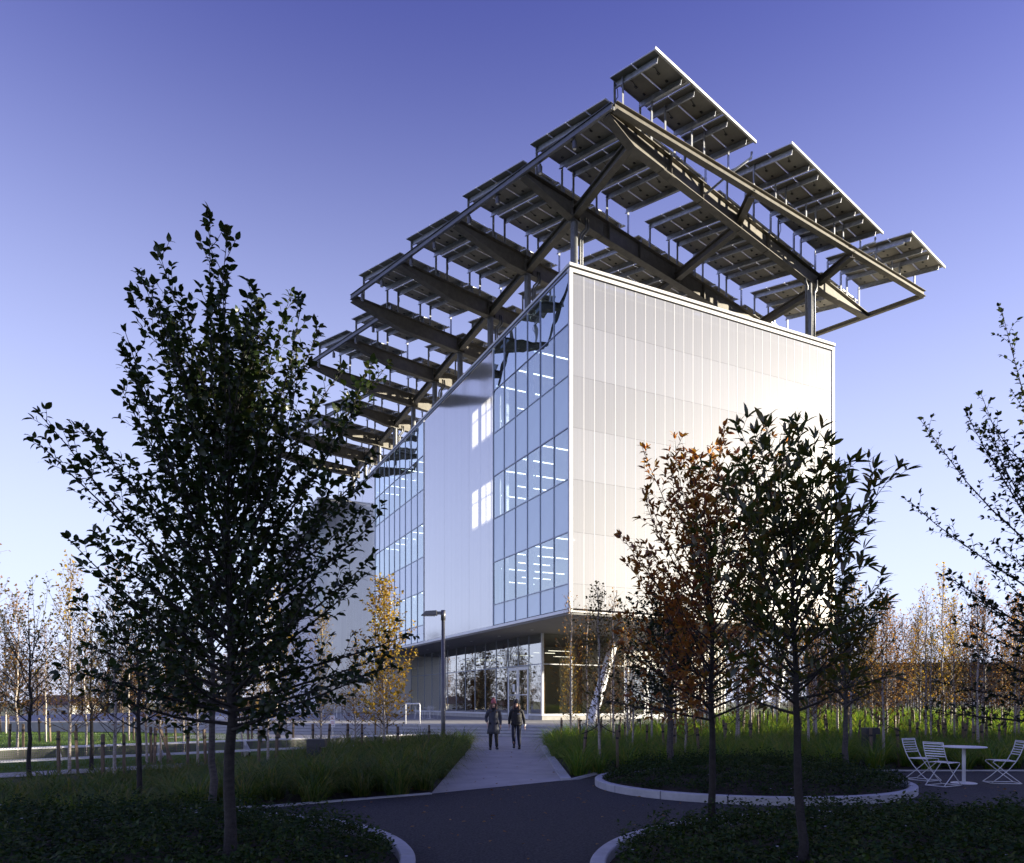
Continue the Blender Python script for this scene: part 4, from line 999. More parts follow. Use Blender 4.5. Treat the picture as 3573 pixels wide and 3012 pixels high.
for c, rx, ry, hh, nm in BEDS:
    rx2, ry2 = rx - .13, ry - .13; vs = [(c[0], c[1], .05 + hh)]; fs = []; na, nr = 48, 8
    for j in range(1, nr + 1):
        for k in range(na):
            a = 2 * math.pi * k / na; f = j / nr; x_, y_ = c[0] + rx2 * f * math.cos(a), c[1] + ry2 * f * math.sin(a); vs.append((x_, y_, float(bed_z(c, rx2, ry2, hh, x_, y_)) - .02))
    for k in range(na): fs.append((0, 1 + k, 1 + (k + 1) % na))
    for j in range(nr - 1):
        for k in range(na): a_ = 1 + j * na; fs.append((a_ + k, a_ + na + k, a_ + na + (k + 1) % na, a_ + (k + 1) % na))
    me = bpy.data.meshes.new('bed_soil'); me.from_pydata(vs, [], fs); me.materials.append(M['soil']); me.update(); tag(put('bed_soil', me), kind='structure')
    area = math.pi * rx * ry; n = int(area * (1500 if nm != 'middle' else 1300))
    a = NP.uniform(0, 2 * np.pi, n); f = np.sqrt(NP.uniform(0, 1, n)) * .945; x = c[0] + rx * f * np.cos(a); y = c[1] + ry * f * np.sin(a)
    vis = (y > 1.5) & (np.abs(x) < y * .78 + 1); x, y = x[vis], y[vis]; n = len(x)
    lump = .06 * np.sin(x * 5.1 + 1.3 * np.sin(y * 3.7)) + .055 * np.sin(y * 6.3 + 1.1 * np.sin(x * 4.1)) + .05 * np.sin(x * 13 + 2 * np.sin(y * 9)) + .03 * np.sin(y * 21 + 2 * np.sin(x * 17))
    z = bed_z(c, rx, ry, hh, x, y) + np.maximum(0, lump + .07) * NP.uniform(.2, 1.5, n) + NP.uniform(0, .06, n)
    D = np.stack([NP.normal(0, 1, n), NP.normal(0, 1, n), NP.normal(.25, .35, n)], 1); N = np.stack([NP.normal(0, .45, n), NP.normal(0, .45, n), np.ones(n)], 1)
    L = NP.uniform(.032, .064, n)
    tag(put('ground_cover', leaves_mesh('ground_cover', np.stack([x, y, z], 1), D, N, L, L * .52, 'vinca', .2)), 'low glossy dark leaves covering the %s bed' % ('left front' if nm == 'left' else 'round middle' if nm == 'middle' else 'right front'), kind='stuff')
    k = NP.integers(0, n, 22 if nm != 'middle' else 16); P_ = np.stack([x[k], y[k], z[k] + .03], 1).repeat(5, 0); aa = np.tile(np.arange(5) * 1.257, len(k))
    D = np.stack([np.cos(aa), np.sin(aa), np.full(len(aa), .25)], 1); N = np.tile([0, 0, 1.0], (len(aa), 1))
    tag(put('flowers', leaves_mesh('flowers', P_, D, N, np.full(len(aa), .017), np.full(len(aa), .014), 'petal_white', .0)), 'tiny white flowers dotted over the %s bed' % nm, kind='stuff')
# fallen leaves on the asphalt and path
x = np.concatenate([NP.uniform(-3.5, 3.2, 150), NP.uniform(7.5, 11.5, 50), NP.uniform(-1.3, 1, 40)]); y = np.concatenate([NP.uniform(5, 14.5, 150), NP.uniform(12, 17, 50), NP.uniform(13.5, 26, 40)]); n = len(x)
tag(put('fallen_leaves', leaves_mesh('fallen_leaves', np.stack([x, y, np.full(n, .03)], 1), np.stack([NP.normal(0, 1, n), NP.normal(0, 1, n), NP.normal(0, .12, n)], 1), np.stack([NP.normal(0, .3, n), NP.normal(0, .3, n), np.ones(n)], 1), NP.uniform(.05, .085, n), NP.uniform(.025, .045, n), 'fallen_leaf', .05)), 'scattered fallen leaves on the dark asphalt', kind='stuff')
# straight kerbs along path and grass beds
def kerb_line(pts, label, w=.16, h=.035, L=1.5):
    th = thing('path_kerb', label, 'kerb', (pts[0][0], pts[0][1], 0))
    for a, b in zip(pts[:-1], pts[1:]):
        a, b = Vector((a[0], a[1], 0)), Vector((b[0], b[1], 0)); d = b - a; n = max(1, round(d.length / L))
        for k in range(n):
            p = a + d * (k / n) + d.normalized() * .005; q = a + d * ((k + 1) / n) - d.normalized() * .005
            o = Vector((pts[0][0], pts[0][1], 0)); MB().beam(p - o + Vector((0, 0, h / 2 - .04)), q - o + Vector((0, 0, h / 2 - .04)), w, h + .08).build('kerb_stone', 'kerb_stone', th)
kerb_line([(1.14, 15.4), (1.14, 21), (1.14, 27.0)], 'pale flush stone kerb along the right side of the path', .22, .05)
kerb_line([(1.24, 15.45), (2.0, 17.0), (4.0, 17.45), (8.0, 17.5), (26, 17.5)], 'low stone edging along the front of the right grass bed', .07, .03, 2.5)
kerb_line([(-6.5, 10.75), (-3.76, 11.5), (-1.45, 13.1)], 'low stone edging along the front of the left grass bed', .10, .03, 1.5)

# ------------------------------------------------------------------ furniture and fittings
def chair_proto(loc, rz, label):
    """folding wire chair: front looks along +y"""
    t = thing('cafe_chair', label, 'chair', loc, rz, 'white folding chairs round the cafe table'); r = .0085
    for s in (-1, 1):
        x = s * .20
        # back upright sweeping down through the seat to the front foot
        MB().tube([(x, -.335, .86), (x, -.30, .72), (x, -.245, .58), (x, -.18, .46), (x, -.06, .30), (x, .12, .13), (x, .27, .012)], r, 8).build('side_frame', 'white_metal', t, True)
        # seat rail turning back under itself to the rear foot and along the floor
        MB().tube([(x * .93, -.18, .455), (x * .93, .16, .462), (x * .93, .215, .455), (x * .93, .23, .435), (x * .93, .20, .405), (x * .93, -.02, .22), (x * .93, -.26, .03), (x * .93, -.285, .014), (x * .93, -.26, .010), (x * .93, .25, .010)], r, 8).build('leg', 'white_metal', t, True)
    sl_ = MB().beam((-.2, 0, 0), (.2, 0, 0), .022, .005).mesh('back_slat', 'white_metal')
    for k in range(6):
        f = k / 5; put('back_slat', sl_, t, (0, -.330 + .075 * f, .835 - .245 * f)).rotation_euler = (rad(75), 0, 0)
    ss = MB().beam((-.186, 0, 0), (.186, 0, 0), .022, .005).mesh('seat_slat', 'white_metal')
    for k in range(11): put('seat_slat', ss, t, (0, -.17 + k * .035, .466))
    MB().tube([(-.2, -.335, .86), (.2, -.335, .86)], r, 8).build('top_rail', 'white_metal', t)
    MB().tube([(-.2, .27, .012), (.2, .27, .012)], r, 8).build('floor_bar', 'white_metal', t)
    MB().tube([(-.186, -.285, .014), (.186, -.285, .014)], r, 8).build('floor_bar', 'white_metal', t)
    return t
tb = gp(3363, 2735)
ch = chair_proto((tb.x - .66, tb.y - .42, .008), rad(-62), 'white slatted folding chair left of the cafe table, nearest the camera')
dup(ch, (tb.x - .48, tb.y + .62, .008), rad(-155), 'white slatted folding chair half hidden behind the cafe table')
dup(ch, (tb.x + .80, tb.y + .05, .008), rad(78), 'white slatted folding chair right of the cafe table, seen from the side')
tt = thing('cafe_table', 'round white pedestal cafe table on the asphalt at the right', 'table', (tb.x, tb.y, .008))
MB().tube([(0, 0, .725), (0, 0, .73), (0, 0, .742), (0, 0, .748)], [.385, .405, .405, .395], 48).build('table_top', 'white_metal', tt)
MB().tube([(0, 0, .02), (0, 0, .725)], .034, 20).build('pedestal', 'white_metal', tt, True)
MB().tube([(0, 0, 0), (0, 0, .012), (0, 0, .022)], [.235, .235, .20], 40).build('foot_plate', 'white_metal', tt)
def bollard(loc, label, h=.92):
    t = thing('bollard_light', label, 'bollard', loc, rad(4), 'square bollard lights')
    MB().box2((-.15, -.12, -.05), (.13, .12, h - .17)).build('post', 'bollard_metal', t, bevel=.006)
    MB().box2((-.15, -.13, h - .168), (.24, .13, h)).build('hood', 'bollard_metal', t, bevel=.006)
    MB().box2((.14, -.09, h - .176), (.22, .09, h - .169)).build('lens', 'lamp_lens', t)
p = gp(1098, 2716); bollard((p.x, p.y, 0), 'grey square bollard light in the left grass bed', .85)
p = gp(3032, 2650, .1); bollard((p.x, p.y, gz(p.x, p.y)), 'grey square bollard light in the right grass bed', .95)
lp = Vector((-2.50, 26.6, 0))
l = thing('lamp_post', 'dark metal lamp post with one flat head beside the path', 'street lamp', lp)
MB().tube([(0, 0, 0), (0, 0, .9), (0, 0, 4.95)], [.085, .078, .062], 18).build('pole', 'lamp_metal', l, True)
MB().tube([(0, 0, 4.62), (0, 0, 4.98), (0, 0, 4.99)], [.085, .085, .06], 16).build('pole_cap', 'lamp_metal', l, True)
MB().box2((-.22, -.06, 4.83), (-.07, .06, 4.94)).build('arm', 'lamp_metal', l, bevel=.01)
MB().add([(-.22, -.15, 4.80), (-.22, .15, 4.80), (-.22, .15, 4.97), (-.22, -.15, 4.97), (-.80, -.13, 4.79), (-.80, .13, 4.79), (-.62, .13, 4.95), (-.62, -.13, 4.95)],
         [(0, 1, 2, 3), (4, 7, 6, 5), (0, 4, 5, 1), (1, 5, 6, 2), (2, 6, 7, 3), (3, 7, 4, 0)]).build('lamp_head', 'lamp_metal', l, bevel=.01)
MB().box2((-.70, -.10, 4.775), (-.30, .10, 4.795)).build('lens', 'lamp_lens', l)
# long slatted bench with a perforated back, looking towards the camera
bench = thing('park_bench', 'very long white slatted bench with a perforated back along the lawn', 'bench', (BENCH_A.x, BENCH_A.y, 0), math.atan2(bd.y, bd.x))
BL = (BENCH_B - BENCH_A).length; nB = 7; ml = BL / nB
ts = MB().box((0, 0, 0), (.040, .30, .022)).mesh('top_slat', 'white_metal'); ss = MB().box((0, 0, 0), (.040, .40, .022)).mesh('seat_slat', 'white_metal')
nsl = int(BL / .058)
for k in range(nsl):
    if k < 299: put('top_slat', ts, bench, (.04 + k * .058, .02, .505)); put('seat_slat', ss, bench, (.04 + k * .058, -.31, .225))
mb = MB(); mb2 = MB()
for k in range(min(299, nsl), nsl): mb.box((.04 + k * .058, .02, .505), (.04, .30, .022)); mb2.box((.04 + k * .058, -.31, .225), (.04, .40, .022))
if mb.v: tag(mb.build('top_slat', 'white_metal', bench), kind='stuff'); tag(mb2.build('seat_slat', 'white_metal', bench), kind='stuff')
for k in range(nB):
    x0 = k * ml; MB().box2((x0 + .05, -.098, .245), (x0 + ml - .05, -.094, .485)).build('back_panel', 'perforated', bench)
for k in range(nB + 1):
    x = min(BL - .03, max(.03, k * ml))
    MB().prism([(0, 0), (1, 0), (1, 1), (0, 1)], 0, 1).v
    g = MB(); prof = [(-.13, 0), (-.13, .495), (.165, .495), (.165, .475), (-.07, .26), (-.50, .215), (-.50, .185), (-.12, .19), (-.08, 0)]
    g.add([(x - .02, y, z) for y, z in prof] + [(x + .02, y, z) for y, z in prof], [tuple(range(8, -1, -1)), tuple(range(9, 18))] + [(i, (i + 1) % 9, 9 + (i + 1) % 9, 9 + i) for i in range(9)])
    g.build('leg', 'white_metal', bench)
for y, z in ((-.11, .485), (.15, .485), (-.12, .205), (-.49, .205)): MB().beam((0, y, z), (BL, y, z), .03, .02).build('rail', 'white_metal', bench)
# traffic sign by the terrace steps
sp0 = Vector((-8.9, 36.3, 0)); sg = thing('traffic_sign', 'small white no parking fire lane sign on a post before the steps', 'sign', sp0, rad(8))
MB().box2((-.025, -.02, 0), (.025, .02, .55)).build('post', 'galvanised', sg)
MB().box2((-.125, -.035, .42), (.125, -.022, .98)).build('sign_plate', 'sign_white', sg)
def text(body, size, loc, mat, parent, rot=(math.pi / 2, 0, 0), name='lettering'):
    c = bpy.data.curves.new(name, 'FONT'); c.body = body; c.size = size; c.align_x = 'CENTER'; c.align_y = 'CENTER'; c.extrude = .001; c.resolution_u = 2; c.materials.append(M[mat])
    o = bpy.data.objects.new(name, c); COL.objects.link(o); o.parent = parent; o.location = loc; o.rotation_euler = rot
    bpy.context.view_layer.update(); me = bpy.data.meshes.new_from_object(o.evaluated_get(bpy.context.evaluated_depsgraph_get())); bpy.data.objects.remove(o)
    o = put(name, me, parent, loc); o.rotation_euler = rot; return o
for tx, z, s, mt in (('NO', .90, .11, 'sign_red'), ('PARKING', .79, .058, 'sign_red'), ('FIRE', .66, .085, 'sign_red'), ('LANE', .57, .085, 'sign_red')): text(tx, s, (0, -.0365, z), mt, sg)
MB().add([(-.10, -.0375, .475), (-.06, -.0375, .505), (-.06, -.0375, .485), (.06, -.0375, .485), (.06, -.0375, .505), (.10, -.0375, .475), (.06, -.0375, .445), (.06, -.0375, .465), (-.06, -.0375, .465), (-.06, -.0375, .445)], [(0, 9, 8, 7, 6, 5, 4, 3, 2, 1)]).build('arrow', 'sign_black', sg)
# white sign panel with a small red square
p = pt(2455, 2560, 31.0); sgn = thing('sign_panel', 'blank white upright sign panel with a dark red square at the top', 'sign', (p.x, p.y, .3), rad(6))
MB().box2((-.30, -.06, 0), (.30, .06, 1.20)).build('panel', 'sign_white', sgn, bevel=.02)
MB().box2((.0, -.068, .87), (.19, -.061, 1.06)).build('red_square', 'sign_red', sgn)
MB().box2((-.2, -.064, .55), (.1, -.061, .56)).build('text_line', 'sign_black', sgn)
# white tubular rail and cafe furniture on the terrace
p = gp(1440, 2527, TZ)
rk = thing('bike_rack', 'white inverted U rail standing on the terrace edge', 'rail', (p.x, p.y, TZ), rad(-15))
MB().tube([(-.38, 0, 0), (-.38, 0, .97), (-.36, 0, 1.0), (-.33, 0, 1.02), (.33, 0, 1.02), (.36, 0, 1.0), (.38, 0, .97), (.38, 0, 0)], .032, 10).build('rail', 'white_metal', rk, True)
def terrace_chair(loc, rz, label):
    t = thing('terrace_chair', label, 'chair', loc, rz, 'white chairs on the terrace')
    for s in (-1, 1):
        MB().tube([(s * .2, -.24, .82), (s * .21, -.2, .45), (s * .24, -.27, 0)], .012, 6).build('leg', 'white_metal', t)
        MB().tube([(s * .21, -.2, .45), (s * .21, .2, .45), (s * .24, .24, 0)], .012, 6).build('leg', 'white_metal', t)
    MB().box2((-.21, -.2, .44), (.21, .2, .458)).build('seat', 'white_metal', t)
    for k in range(7): MB().tube([(-.17 + k * .057, -.21, .46), (-.17 + k * .057, -.245, .80)], .006, 5).build('back_wire', 'white_metal', t)
    MB().tube([(-.2, -.24, .82), (.2, -.24, .82)], .012, 6).build('top_rail', 'white_metal', t)
    return t
def terrace_table(loc, label):
    t = thing('terrace_table', label, 'table', loc, 0, 'white tables on the terrace')
    MB().tube([(0, 0, .71), (0, 0, .73)], .42, 24).build('table_top', 'white_metal', t); MB().tube([(0, 0, 0), (0, 0, .71)], .03, 8).build('pedestal', 'white_metal', t); MB().tube([(0, 0, 0), (0, 0, .015)], .25, 16).build('foot_plate', 'white_metal', t); return t
tsp = [(1500, 2508), (1345, 2509), (1250, 2508), (1175, 2509)]; tc0 = None; tt0 = None
for k, (u, v) in enumerate(tsp):
    p = gp(u, v, TZ); lb = ['white round terrace table just left of the lamp post', 'white terrace table behind the golden birch', 'white terrace table in front of the pale wall', 'leftmost white terrace table behind the fire lane sign'][k]
    tt0 = tt0 or terrace_table(p, lb)
    if k: dup(tt0, p, 0, lb)
    else: tt0.location = p
    for q, (dx, dy, a) in enumerate(((.75, .1, 95), (-.75, .1, -85), (-.15, .8, 175))):
        cl_ = ['%s chair at the %s' % (w, lb) for w in ('right-hand white', 'left-hand white', 'far white')][q]
        loc = (p.x + dx, p.y + dy, TZ)
        if tc0 is None: tc0 = terrace_chair(loc, rad(a), cl_)
        else: dup(tc0, loc, rad(a + R.uniform(-20, 20)), cl_)

# ------------------------------------------------------------------ people
def skin_obj(name, chains, mat, parent, lev=2):
    """chains: lists of (point, radius); points that coincide join into one continuous body"""
    vs = []; rs = []; es = []; ix = {}
    def vid(p, r):
        k = tuple(round(c, 4) for c in p)
        if k not in ix: ix[k] = len(vs); vs.append(k); rs.append(r)
        return ix[k]
    for ch_ in chains:
        ids = [vid(p, r) for p, r in ch_]
        es += [(a, b) for a, b in zip(ids[:-1], ids[1:]) if a != b]
    me = bpy.data.meshes.new(name); me.from_pydata(vs, es, []); me.materials.append(M[mat]); me.update()
    o = put(name, me, parent); m = o.modifiers.new('skin', 'SKIN'); m.use_smooth_shade = True; m.branch_smoothing = .4
    for k, r in enumerate(rs):
        sv = me.skin_vertices[0].data[k]; sv.radius = r if hasattr(r, '__len__') else (r, r); sv.use_root = (k == 0)
    s = o.modifiers.new('subdiv', 'SUBSURF'); s.levels = lev; s.render_levels = lev
    return o
def hand(w, side, down=Vector((0, 0, -1))):
    """five curled fingers rooted in the palm; side points to the thumb"""
    fwd = Vector((0, -1, 0)); palm = w + down * .075; c = [[(tuple(w), .022), (tuple(palm), (.032, .018))]]
    for k, (off, ln) in enumerate(((-.026, .062), (-.009, .074), (.009, .078), (.026, .070))):
        b = palm + fwd * off + down * .012; m = b + down * ln * .55 - side * .008; e = m + down * ln * .42 - side * .022
        c.append([(tuple(palm), (.032, .018)), (tuple(b), .0095), (tuple(m), .0088), (tuple(e), .0068)])
    b = w + down * .035 + fwd * .032; m = b + down * .028 + fwd * .02 + side * .005; e = m + down * .028 + fwd * .004
    c.append([(tuple(w + down * .03), (.028, .02)), (tuple(b), .011), (tuple(m), .0095), (tuple(e), .0078)])
    return c
def loft(name, rings, mat, parent, smooth=True, cap=True):
    mb = MB(); n = len(rings[0]); vs = [p for r in rings for p in r]; fs = []
    for i in range(len(rings) - 1):
        for k in range(n): fs.append((i * n + k, i * n + (k + 1) % n, (i + 1) * n + (k + 1) % n, (i + 1) * n + k))
    if cap: fs += [tuple(range(n - 1, -1, -1)), tuple(range((len(rings) - 1) * n, len(rings) * n))]
    return mb.add(vs, fs).build(name, mat, parent, smooth)
def ring(cx, cy, z, rx, ry, n=20, tilt=0.0, fold=0.0, ph=0.0):
    return [(cx + rx * math.cos(a) * (1 + fold * math.sin(a * 7 + ph)), cy + ry * math.sin(a) * (1 + fold * math.sin(a * 7 + ph)), z + tilt * math.sin(a)) for a in [2 * math.pi * k / n for k in range(n)]]
def person(loc, rz, label, hgt, legs, arms, coat, hat, hairc, glove, pants, hem, scarf):
    t = thing('person', label, 'person', loc, rz); k = hgt / 1.66
    V = lambda x, y, z: Vector((x * k, y * k, z * k))
    hip, chest, neck, head = V(0, 0, .92), V(0, -.01, 1.22), V(0, -.01, 1.40), V(0, -.03, 1.52)
    body = [[(tuple(hip), (.13 * k, .10 * k)), (tuple(V(0, -.005, 1.05)), (.12 * k, .09 * k)), (tuple(chest), (.14 * k, .10 * k)), (tuple(V(0, -.005, 1.35)), (.09 * k, .07 * k)), (tuple(neck), .05 * k), (tuple(head), (.074 * k, .086 * k)), (tuple(V(0, -.025, 1.60)), (.066 * k, .08 * k)), (tuple(V(0, -.02, 1.645)), .04 * k)]]
    body.append([(tuple(head), (.074 * k, .086 * k)), (tuple(V(0, -.105, 1.515)), .016 * k), (tuple(V(0, -.128, 1.508)), .010 * k)])
    for s, (kn, an, toe) in zip((-1, 1), legs):
        h_ = V(s * .085, 0, .88)
        body.append([(tuple(hip), (.13 * k, .10 * k)), (tuple(h_), .085 * k), (tuple(V(*kn)), .055 * k), (tuple(V(*an)), .036 * k)])
        leg = [(tuple(V(0, 0, .95)), (.135 * k, .105 * k)), (tuple(h_), .098 * k), (tuple(V(*kn)), .072 * k), (tuple(V(an[0], an[1], an[2] + .07)), .058 * k), (tuple(V(an[0], an[1], an[2] - .005)), .055 * k)]
        if s < 0: pl_ = [leg]
        else: pl_.append(leg)
        foot = V(*an); tv = V(*toe); d = (tv - foot); d.z *= 1
        skin_obj('shoe', [[(tuple(foot + V(0, .02, .02)), (.048, .048)), (tuple(foot + V(0, .04, -.045)), (.05, .05)), (tuple(foot + (tv - foot) * .5 + V(0, 0, -.03)), (.052, .042)), (tuple(tv + V(0, -.06, -.012)), (.048, .03))]], 'shoe_black', t, 2)
        a_ = foot + V(0, .06, -.085); b_ = tv + V(0, -.08, -.038)
        MB().beam(a_, b_, .085, .022).build('shoe_sole', 'sole_white', t, bevel=.008)
    sl_ = []
    for s, (el, wr) in zip((-1, 1), arms):
        sh = V(s * .175, 0, 1.335); e, w = V(*el), V(*wr)
        body.append([(tuple(V(0, -.005, 1.35)), (.09 * k, .07 * k)), (tuple(sh), .05 * k), (tuple(e), .038 * k), (tuple(w), .026 * k)])
        hd = hand(w, Vector((-s, 0, 0)))
        if s > 0 or glove is None or True:
            body += hd
        if glove is not None and (s > 0 or glove == 'both'): skin_obj('glove', [[(q, (r[0] * 1.2, r[1] * 1.25) if hasattr(r, '__len__') else r * 1.25) for q, r in c] for c in hd], 'glove', t, 1)
        sl_.append([(tuple(V(0, 0, 1.33)), (.135 * k, .095 * k)), (tuple(sh), .072 * k), (tuple(V(s * .20, .0, 1.25)), .068 * k), (tuple(e), .058 * k), (tuple(w + (e - w) * .12), .046 * k)])
    skin_obj('body', body, 'skin', t, 1)
    skin_obj('trousers', pl_, pants, t, 2)
    skin_obj('sleeves', sl_, coat, t, 2)
    rg = []
    for z, rx, ry, cy in hem: rg.append(ring(0, cy * k, z * k, rx * k, ry * k, 28, 0, .018, z * 9))
    co = loft('coat', rg, coat, t)
    zip_ = MB(); zz = [h for h in hem if h[0] < 1.33]
    for (z0, rx0, ry0, c0), (z1, rx1, ry1, c1) in zip(zz[:-1], zz[1:]): zip_.beam(V(.02, c0 - ry0 - .004, z0), V(.02, c1 - ry1 - .004, z1), .012, .012, up=(1, 0, 0))
    zip_.build('zip', 'black_plastic', co)
    for zq in np.arange(zz[0][0] + .08, 1.30, .075):
        for (z0, rx0, ry0, c0), (z1, rx1, ry1, c1) in zip(hem[:-1], hem[1:]):
            if min(z0, z1) <= zq < max(z0, z1):
                f = (zq - z0) / (z1 - z0); rx_, ry_, cc_ = rx0 + (rx1 - rx0) * f, ry0 + (ry1 - ry0) * f, c0 + (c1 - c0) * f
                pts = [(x * k, y * k, z * k) for x, y, z in ring(0, cc_, zq, rx_ * 1.004, ry_ * 1.004, 28)]
                MB().tube(pts + [pts[0]], .006, 4, 0, False).build('quilt_seam', coat, co)
    if scarf: loft('scarf', [ring(0, -.015 * k, z * k, r * k, r * .95 * k, 16, .0, .04, z * 40) for z, r in ((1.32, .115), (1.36, .115), (1.40, .098), (1.44, .088))], scarf, t)
    # face
    for s in (-1, 1):
        MB().tube([V(s * .030, -.104, 1.545), V(s * .030, -.110, 1.545)], [.010, .007], 8).build('eye', 'eye_dark', t)
        MB().beam(V(s * .018, -.108, 1.562), V(s * .045, -.100, 1.560), .006, .006).build('eyebrow', hairc, t)
    MB().tube([V(-.026, -.101, 1.478), V(0, -.110, 1.472), V(.026, -.101, 1.478)], [.004, .008, .004], 6).build('lips', 'lip', t)
    # hair: two long locks in front of the shoulders and a back curtain
    for s in (-1, 1):
        for j in range(4):
            x = .062 + .012 * j; skin_obj('hair_lock', [[(tuple(V(s * x, -.03 + .02 * j, 1.57)), .020), (tuple(V(s * (x + .018), -.05 + .02 * j, 1.47)), .026), (tuple(V(s * (x + .03), -.085 + .02 * j, 1.36)), .024), (tuple(V(s * (x + .035), -.105 + .02 * j, 1.36 - hat[2])), .010)]], hairc, t, 1)
    loft('hair', [ring(0, .02 * k, z * k, rx * k, ry * k, 18, 0, .03, z * 50) for z, rx, ry in ((1.36, .10, .05), (1.45, .09, .07), (1.55, .083, .078), (1.60, .08, .08))], hairc, t)
    hz_ = [(1.575, .090, .104), (1.60, .093, .107), (1.602, .088, .102), (1.65, .086, .098), (1.70, .070, .08), (1.735, .042, .05), (1.748, .012, .014)]
    ht = loft('knit_hat', [ring(0, -.018 * k, z * k, rx * k, ry * k, 24, -.02 * k if z < 1.61 else 0, .006, 0) for z, rx, ry in hz_], hat[0], t)
    if hat[1]: MB().tube([V(0, .0, 1.735), V(.0, .01, 1.76), V(0, .015, 1.785)], [.035, .05, .018], 10).build('bobble', hat[0], ht, True)
    return t, V
pl1 = gp(1722, 2620)
t1, V1 = person((pl1.x, pl1.y, .016), rad(3), 'person in a pink knit hat and long grey quilted coat walking towards the camera', 1.66,
       [((-.095, .02, .47), (-.105, .03, .10), (-.115, -.09, .045)), ((.09, -.10, .48), (.105, -.19, .12), (.125, -.31, .075))],
       [((-.265, .07, 1.08), (-.205, -.07, .92)), ((.235, .03, 1.06), (.235, -.04, .82))],
       'coat_grey', ('hat_pink', True, .10), 'hair_brown', 'right', 'trousers_black',
       [(.56, .225, .165, -.01), (.70, .205, .155, -.01), (.85, .185, .145, -.005), (1.0, .165, .13, 0), (1.12, .162, .125, 0), (1.25, .178, .125, 0), (1.33, .165, .11, 0), (1.385, .105, .085, 0), (1.42, .09, .08, 0)], 'trousers_black')
pl2 = gp(1802, 2617)
t2, V2 = person((pl2.x, pl2.y, .016), rad(-2), 'person in a charcoal knit hat, black puffer jacket and dark jeans walking towards the camera', 1.66,
       [((-.10, -.09, .48), (-.085, .04, .16), (-.085, -.08, .075)), ((.085, -.02, .47), (.10, .0, .095), (.10, -.13, .04))],
       [((-.24, .04, 1.07), (-.25, -.05, .83)), ((.25, .05, 1.07), (.285, -.02, .83))],
       'jacket_black', ('hat_charcoal', False, .22), 'hair_brown', None, 'jeans',
       [(.83, .195, .15, 0), (.86, .20, .155, 0), (.95, .185, .145, 0), (1.05, .182, .14, 0), (1.2, .192, .14, 0), (1.31, .178, .118, 0), (1.385, .11, .09, 0), (1.43, .085, .08, 0)], 'jacket_black')
w = V2(.285, -.02, .83); MB().tube([w + Vector((0, 0, .05)), w + Vector((0, 0, -.015))], [.05, .044], 12).build('cuff', 'cuff_white', t2)
b = V2(.085, -.147, 1.22); MB().box2((b.x - .045, b.y - .004, b.z), (b.x + .045, b.y + .004, b.z + .02)).build('chest_badge', 'sole_white', t2)

# ------------------------------------------------------------------ far background
def far_tree(parent, seed, h, leaf, nclump, rx):
    r = random.Random(seed); t = Tree(seed)
    tp = [Vector((0, 0, -.3)), Vector((r.gauss(0, .1), r.gauss(0, .1), h * .3)), Vector((r.gauss(0, .3), r.gauss(0, .3), h * .62)), Vector((r.gauss(0, .3), r.gauss(0, .3), h * .95))]
    t.mb.tube(tp, [.20, .16, .09, .02], 7, 0, False)
    for k in range(46):
        f = k / 46; p, d = along3(tp, .3 + h * (.24 + .68 * f)); a = k * 2.4; ang = 1.15 - .75 * f
        L = rx * (1.15 - .55 * f) * r.uniform(.6, 1.15) * (1 if f > .1 else .7)
        pts = t.shoot(p, rot_to(Vector((0, 0, 1)), ang, a), L, .055 * (1 - .6 * f), 5, .08, .12, 4)
        for j in range(5):
            p2, d2 = along3(pts, L * r.uniform(.3, .98)); q = t.shoot(p2, rot_to(d2, .7, r.uniform(0, 6)), L * .42, .018, 3, .08, .15, 3)
            for s in range(nclump):
                p3, d3 = along3(q, L * .42 * r.uniform(.1, 1)); t.leaf(p3 + Vector((r.gauss(0, .12), r.gauss(0, .12), r.gauss(0, .12))), Vector((r.gauss(0, 1), r.gauss(0, 1), r.gauss(0, 1))), .22, .15)
    return t.finish(parent, 'twig', leaf)
FV = []
for k, (h, leaf, nc, rx) in enumerate([(10.5, 'leaf_brown', 7, 3.6), (9.0, 'leaf_orange', 6, 3.2), (11.5, 'leaf_brown', 3, 3.8), (8.5, 'leaf_olive', 8, 3.0), (10, 'leaf_brown', 0, 3.4)]):
    rt = thing('autumn_tree', 'x', 'tree'); far_tree(rt, 200 + k, h, leaf, nc, rx); FV.append(rt)
FD = ['brown autumn tree', 'orange autumn tree', 'thin brown tree', 'olive autumn tree', 'bare twiggy tree']; fu = set()
FT = []
for k in range(34):
    x = -24 - k * 3.4 + R.uniform(-1.5, 1.5) if k < 24 else R.uniform(-75, -30); y = R.uniform(112, 140) if k < 24 else R.uniform(66, 86)
    if k >= 24 and k % 2: x = -48 - R.uniform(0, 40); y = R.uniform(60, 84)
    FT.append((x, y))
for k in range(15): FT.append((-36 - k * 3.6 + R.uniform(-1, 1), R.uniform(80, 90) - (0 if k > 5 else 2)))
for k in range(16): FT.append((24 + k * 5.6 + R.uniform(-2, 2), R.uniform(66, 95)))
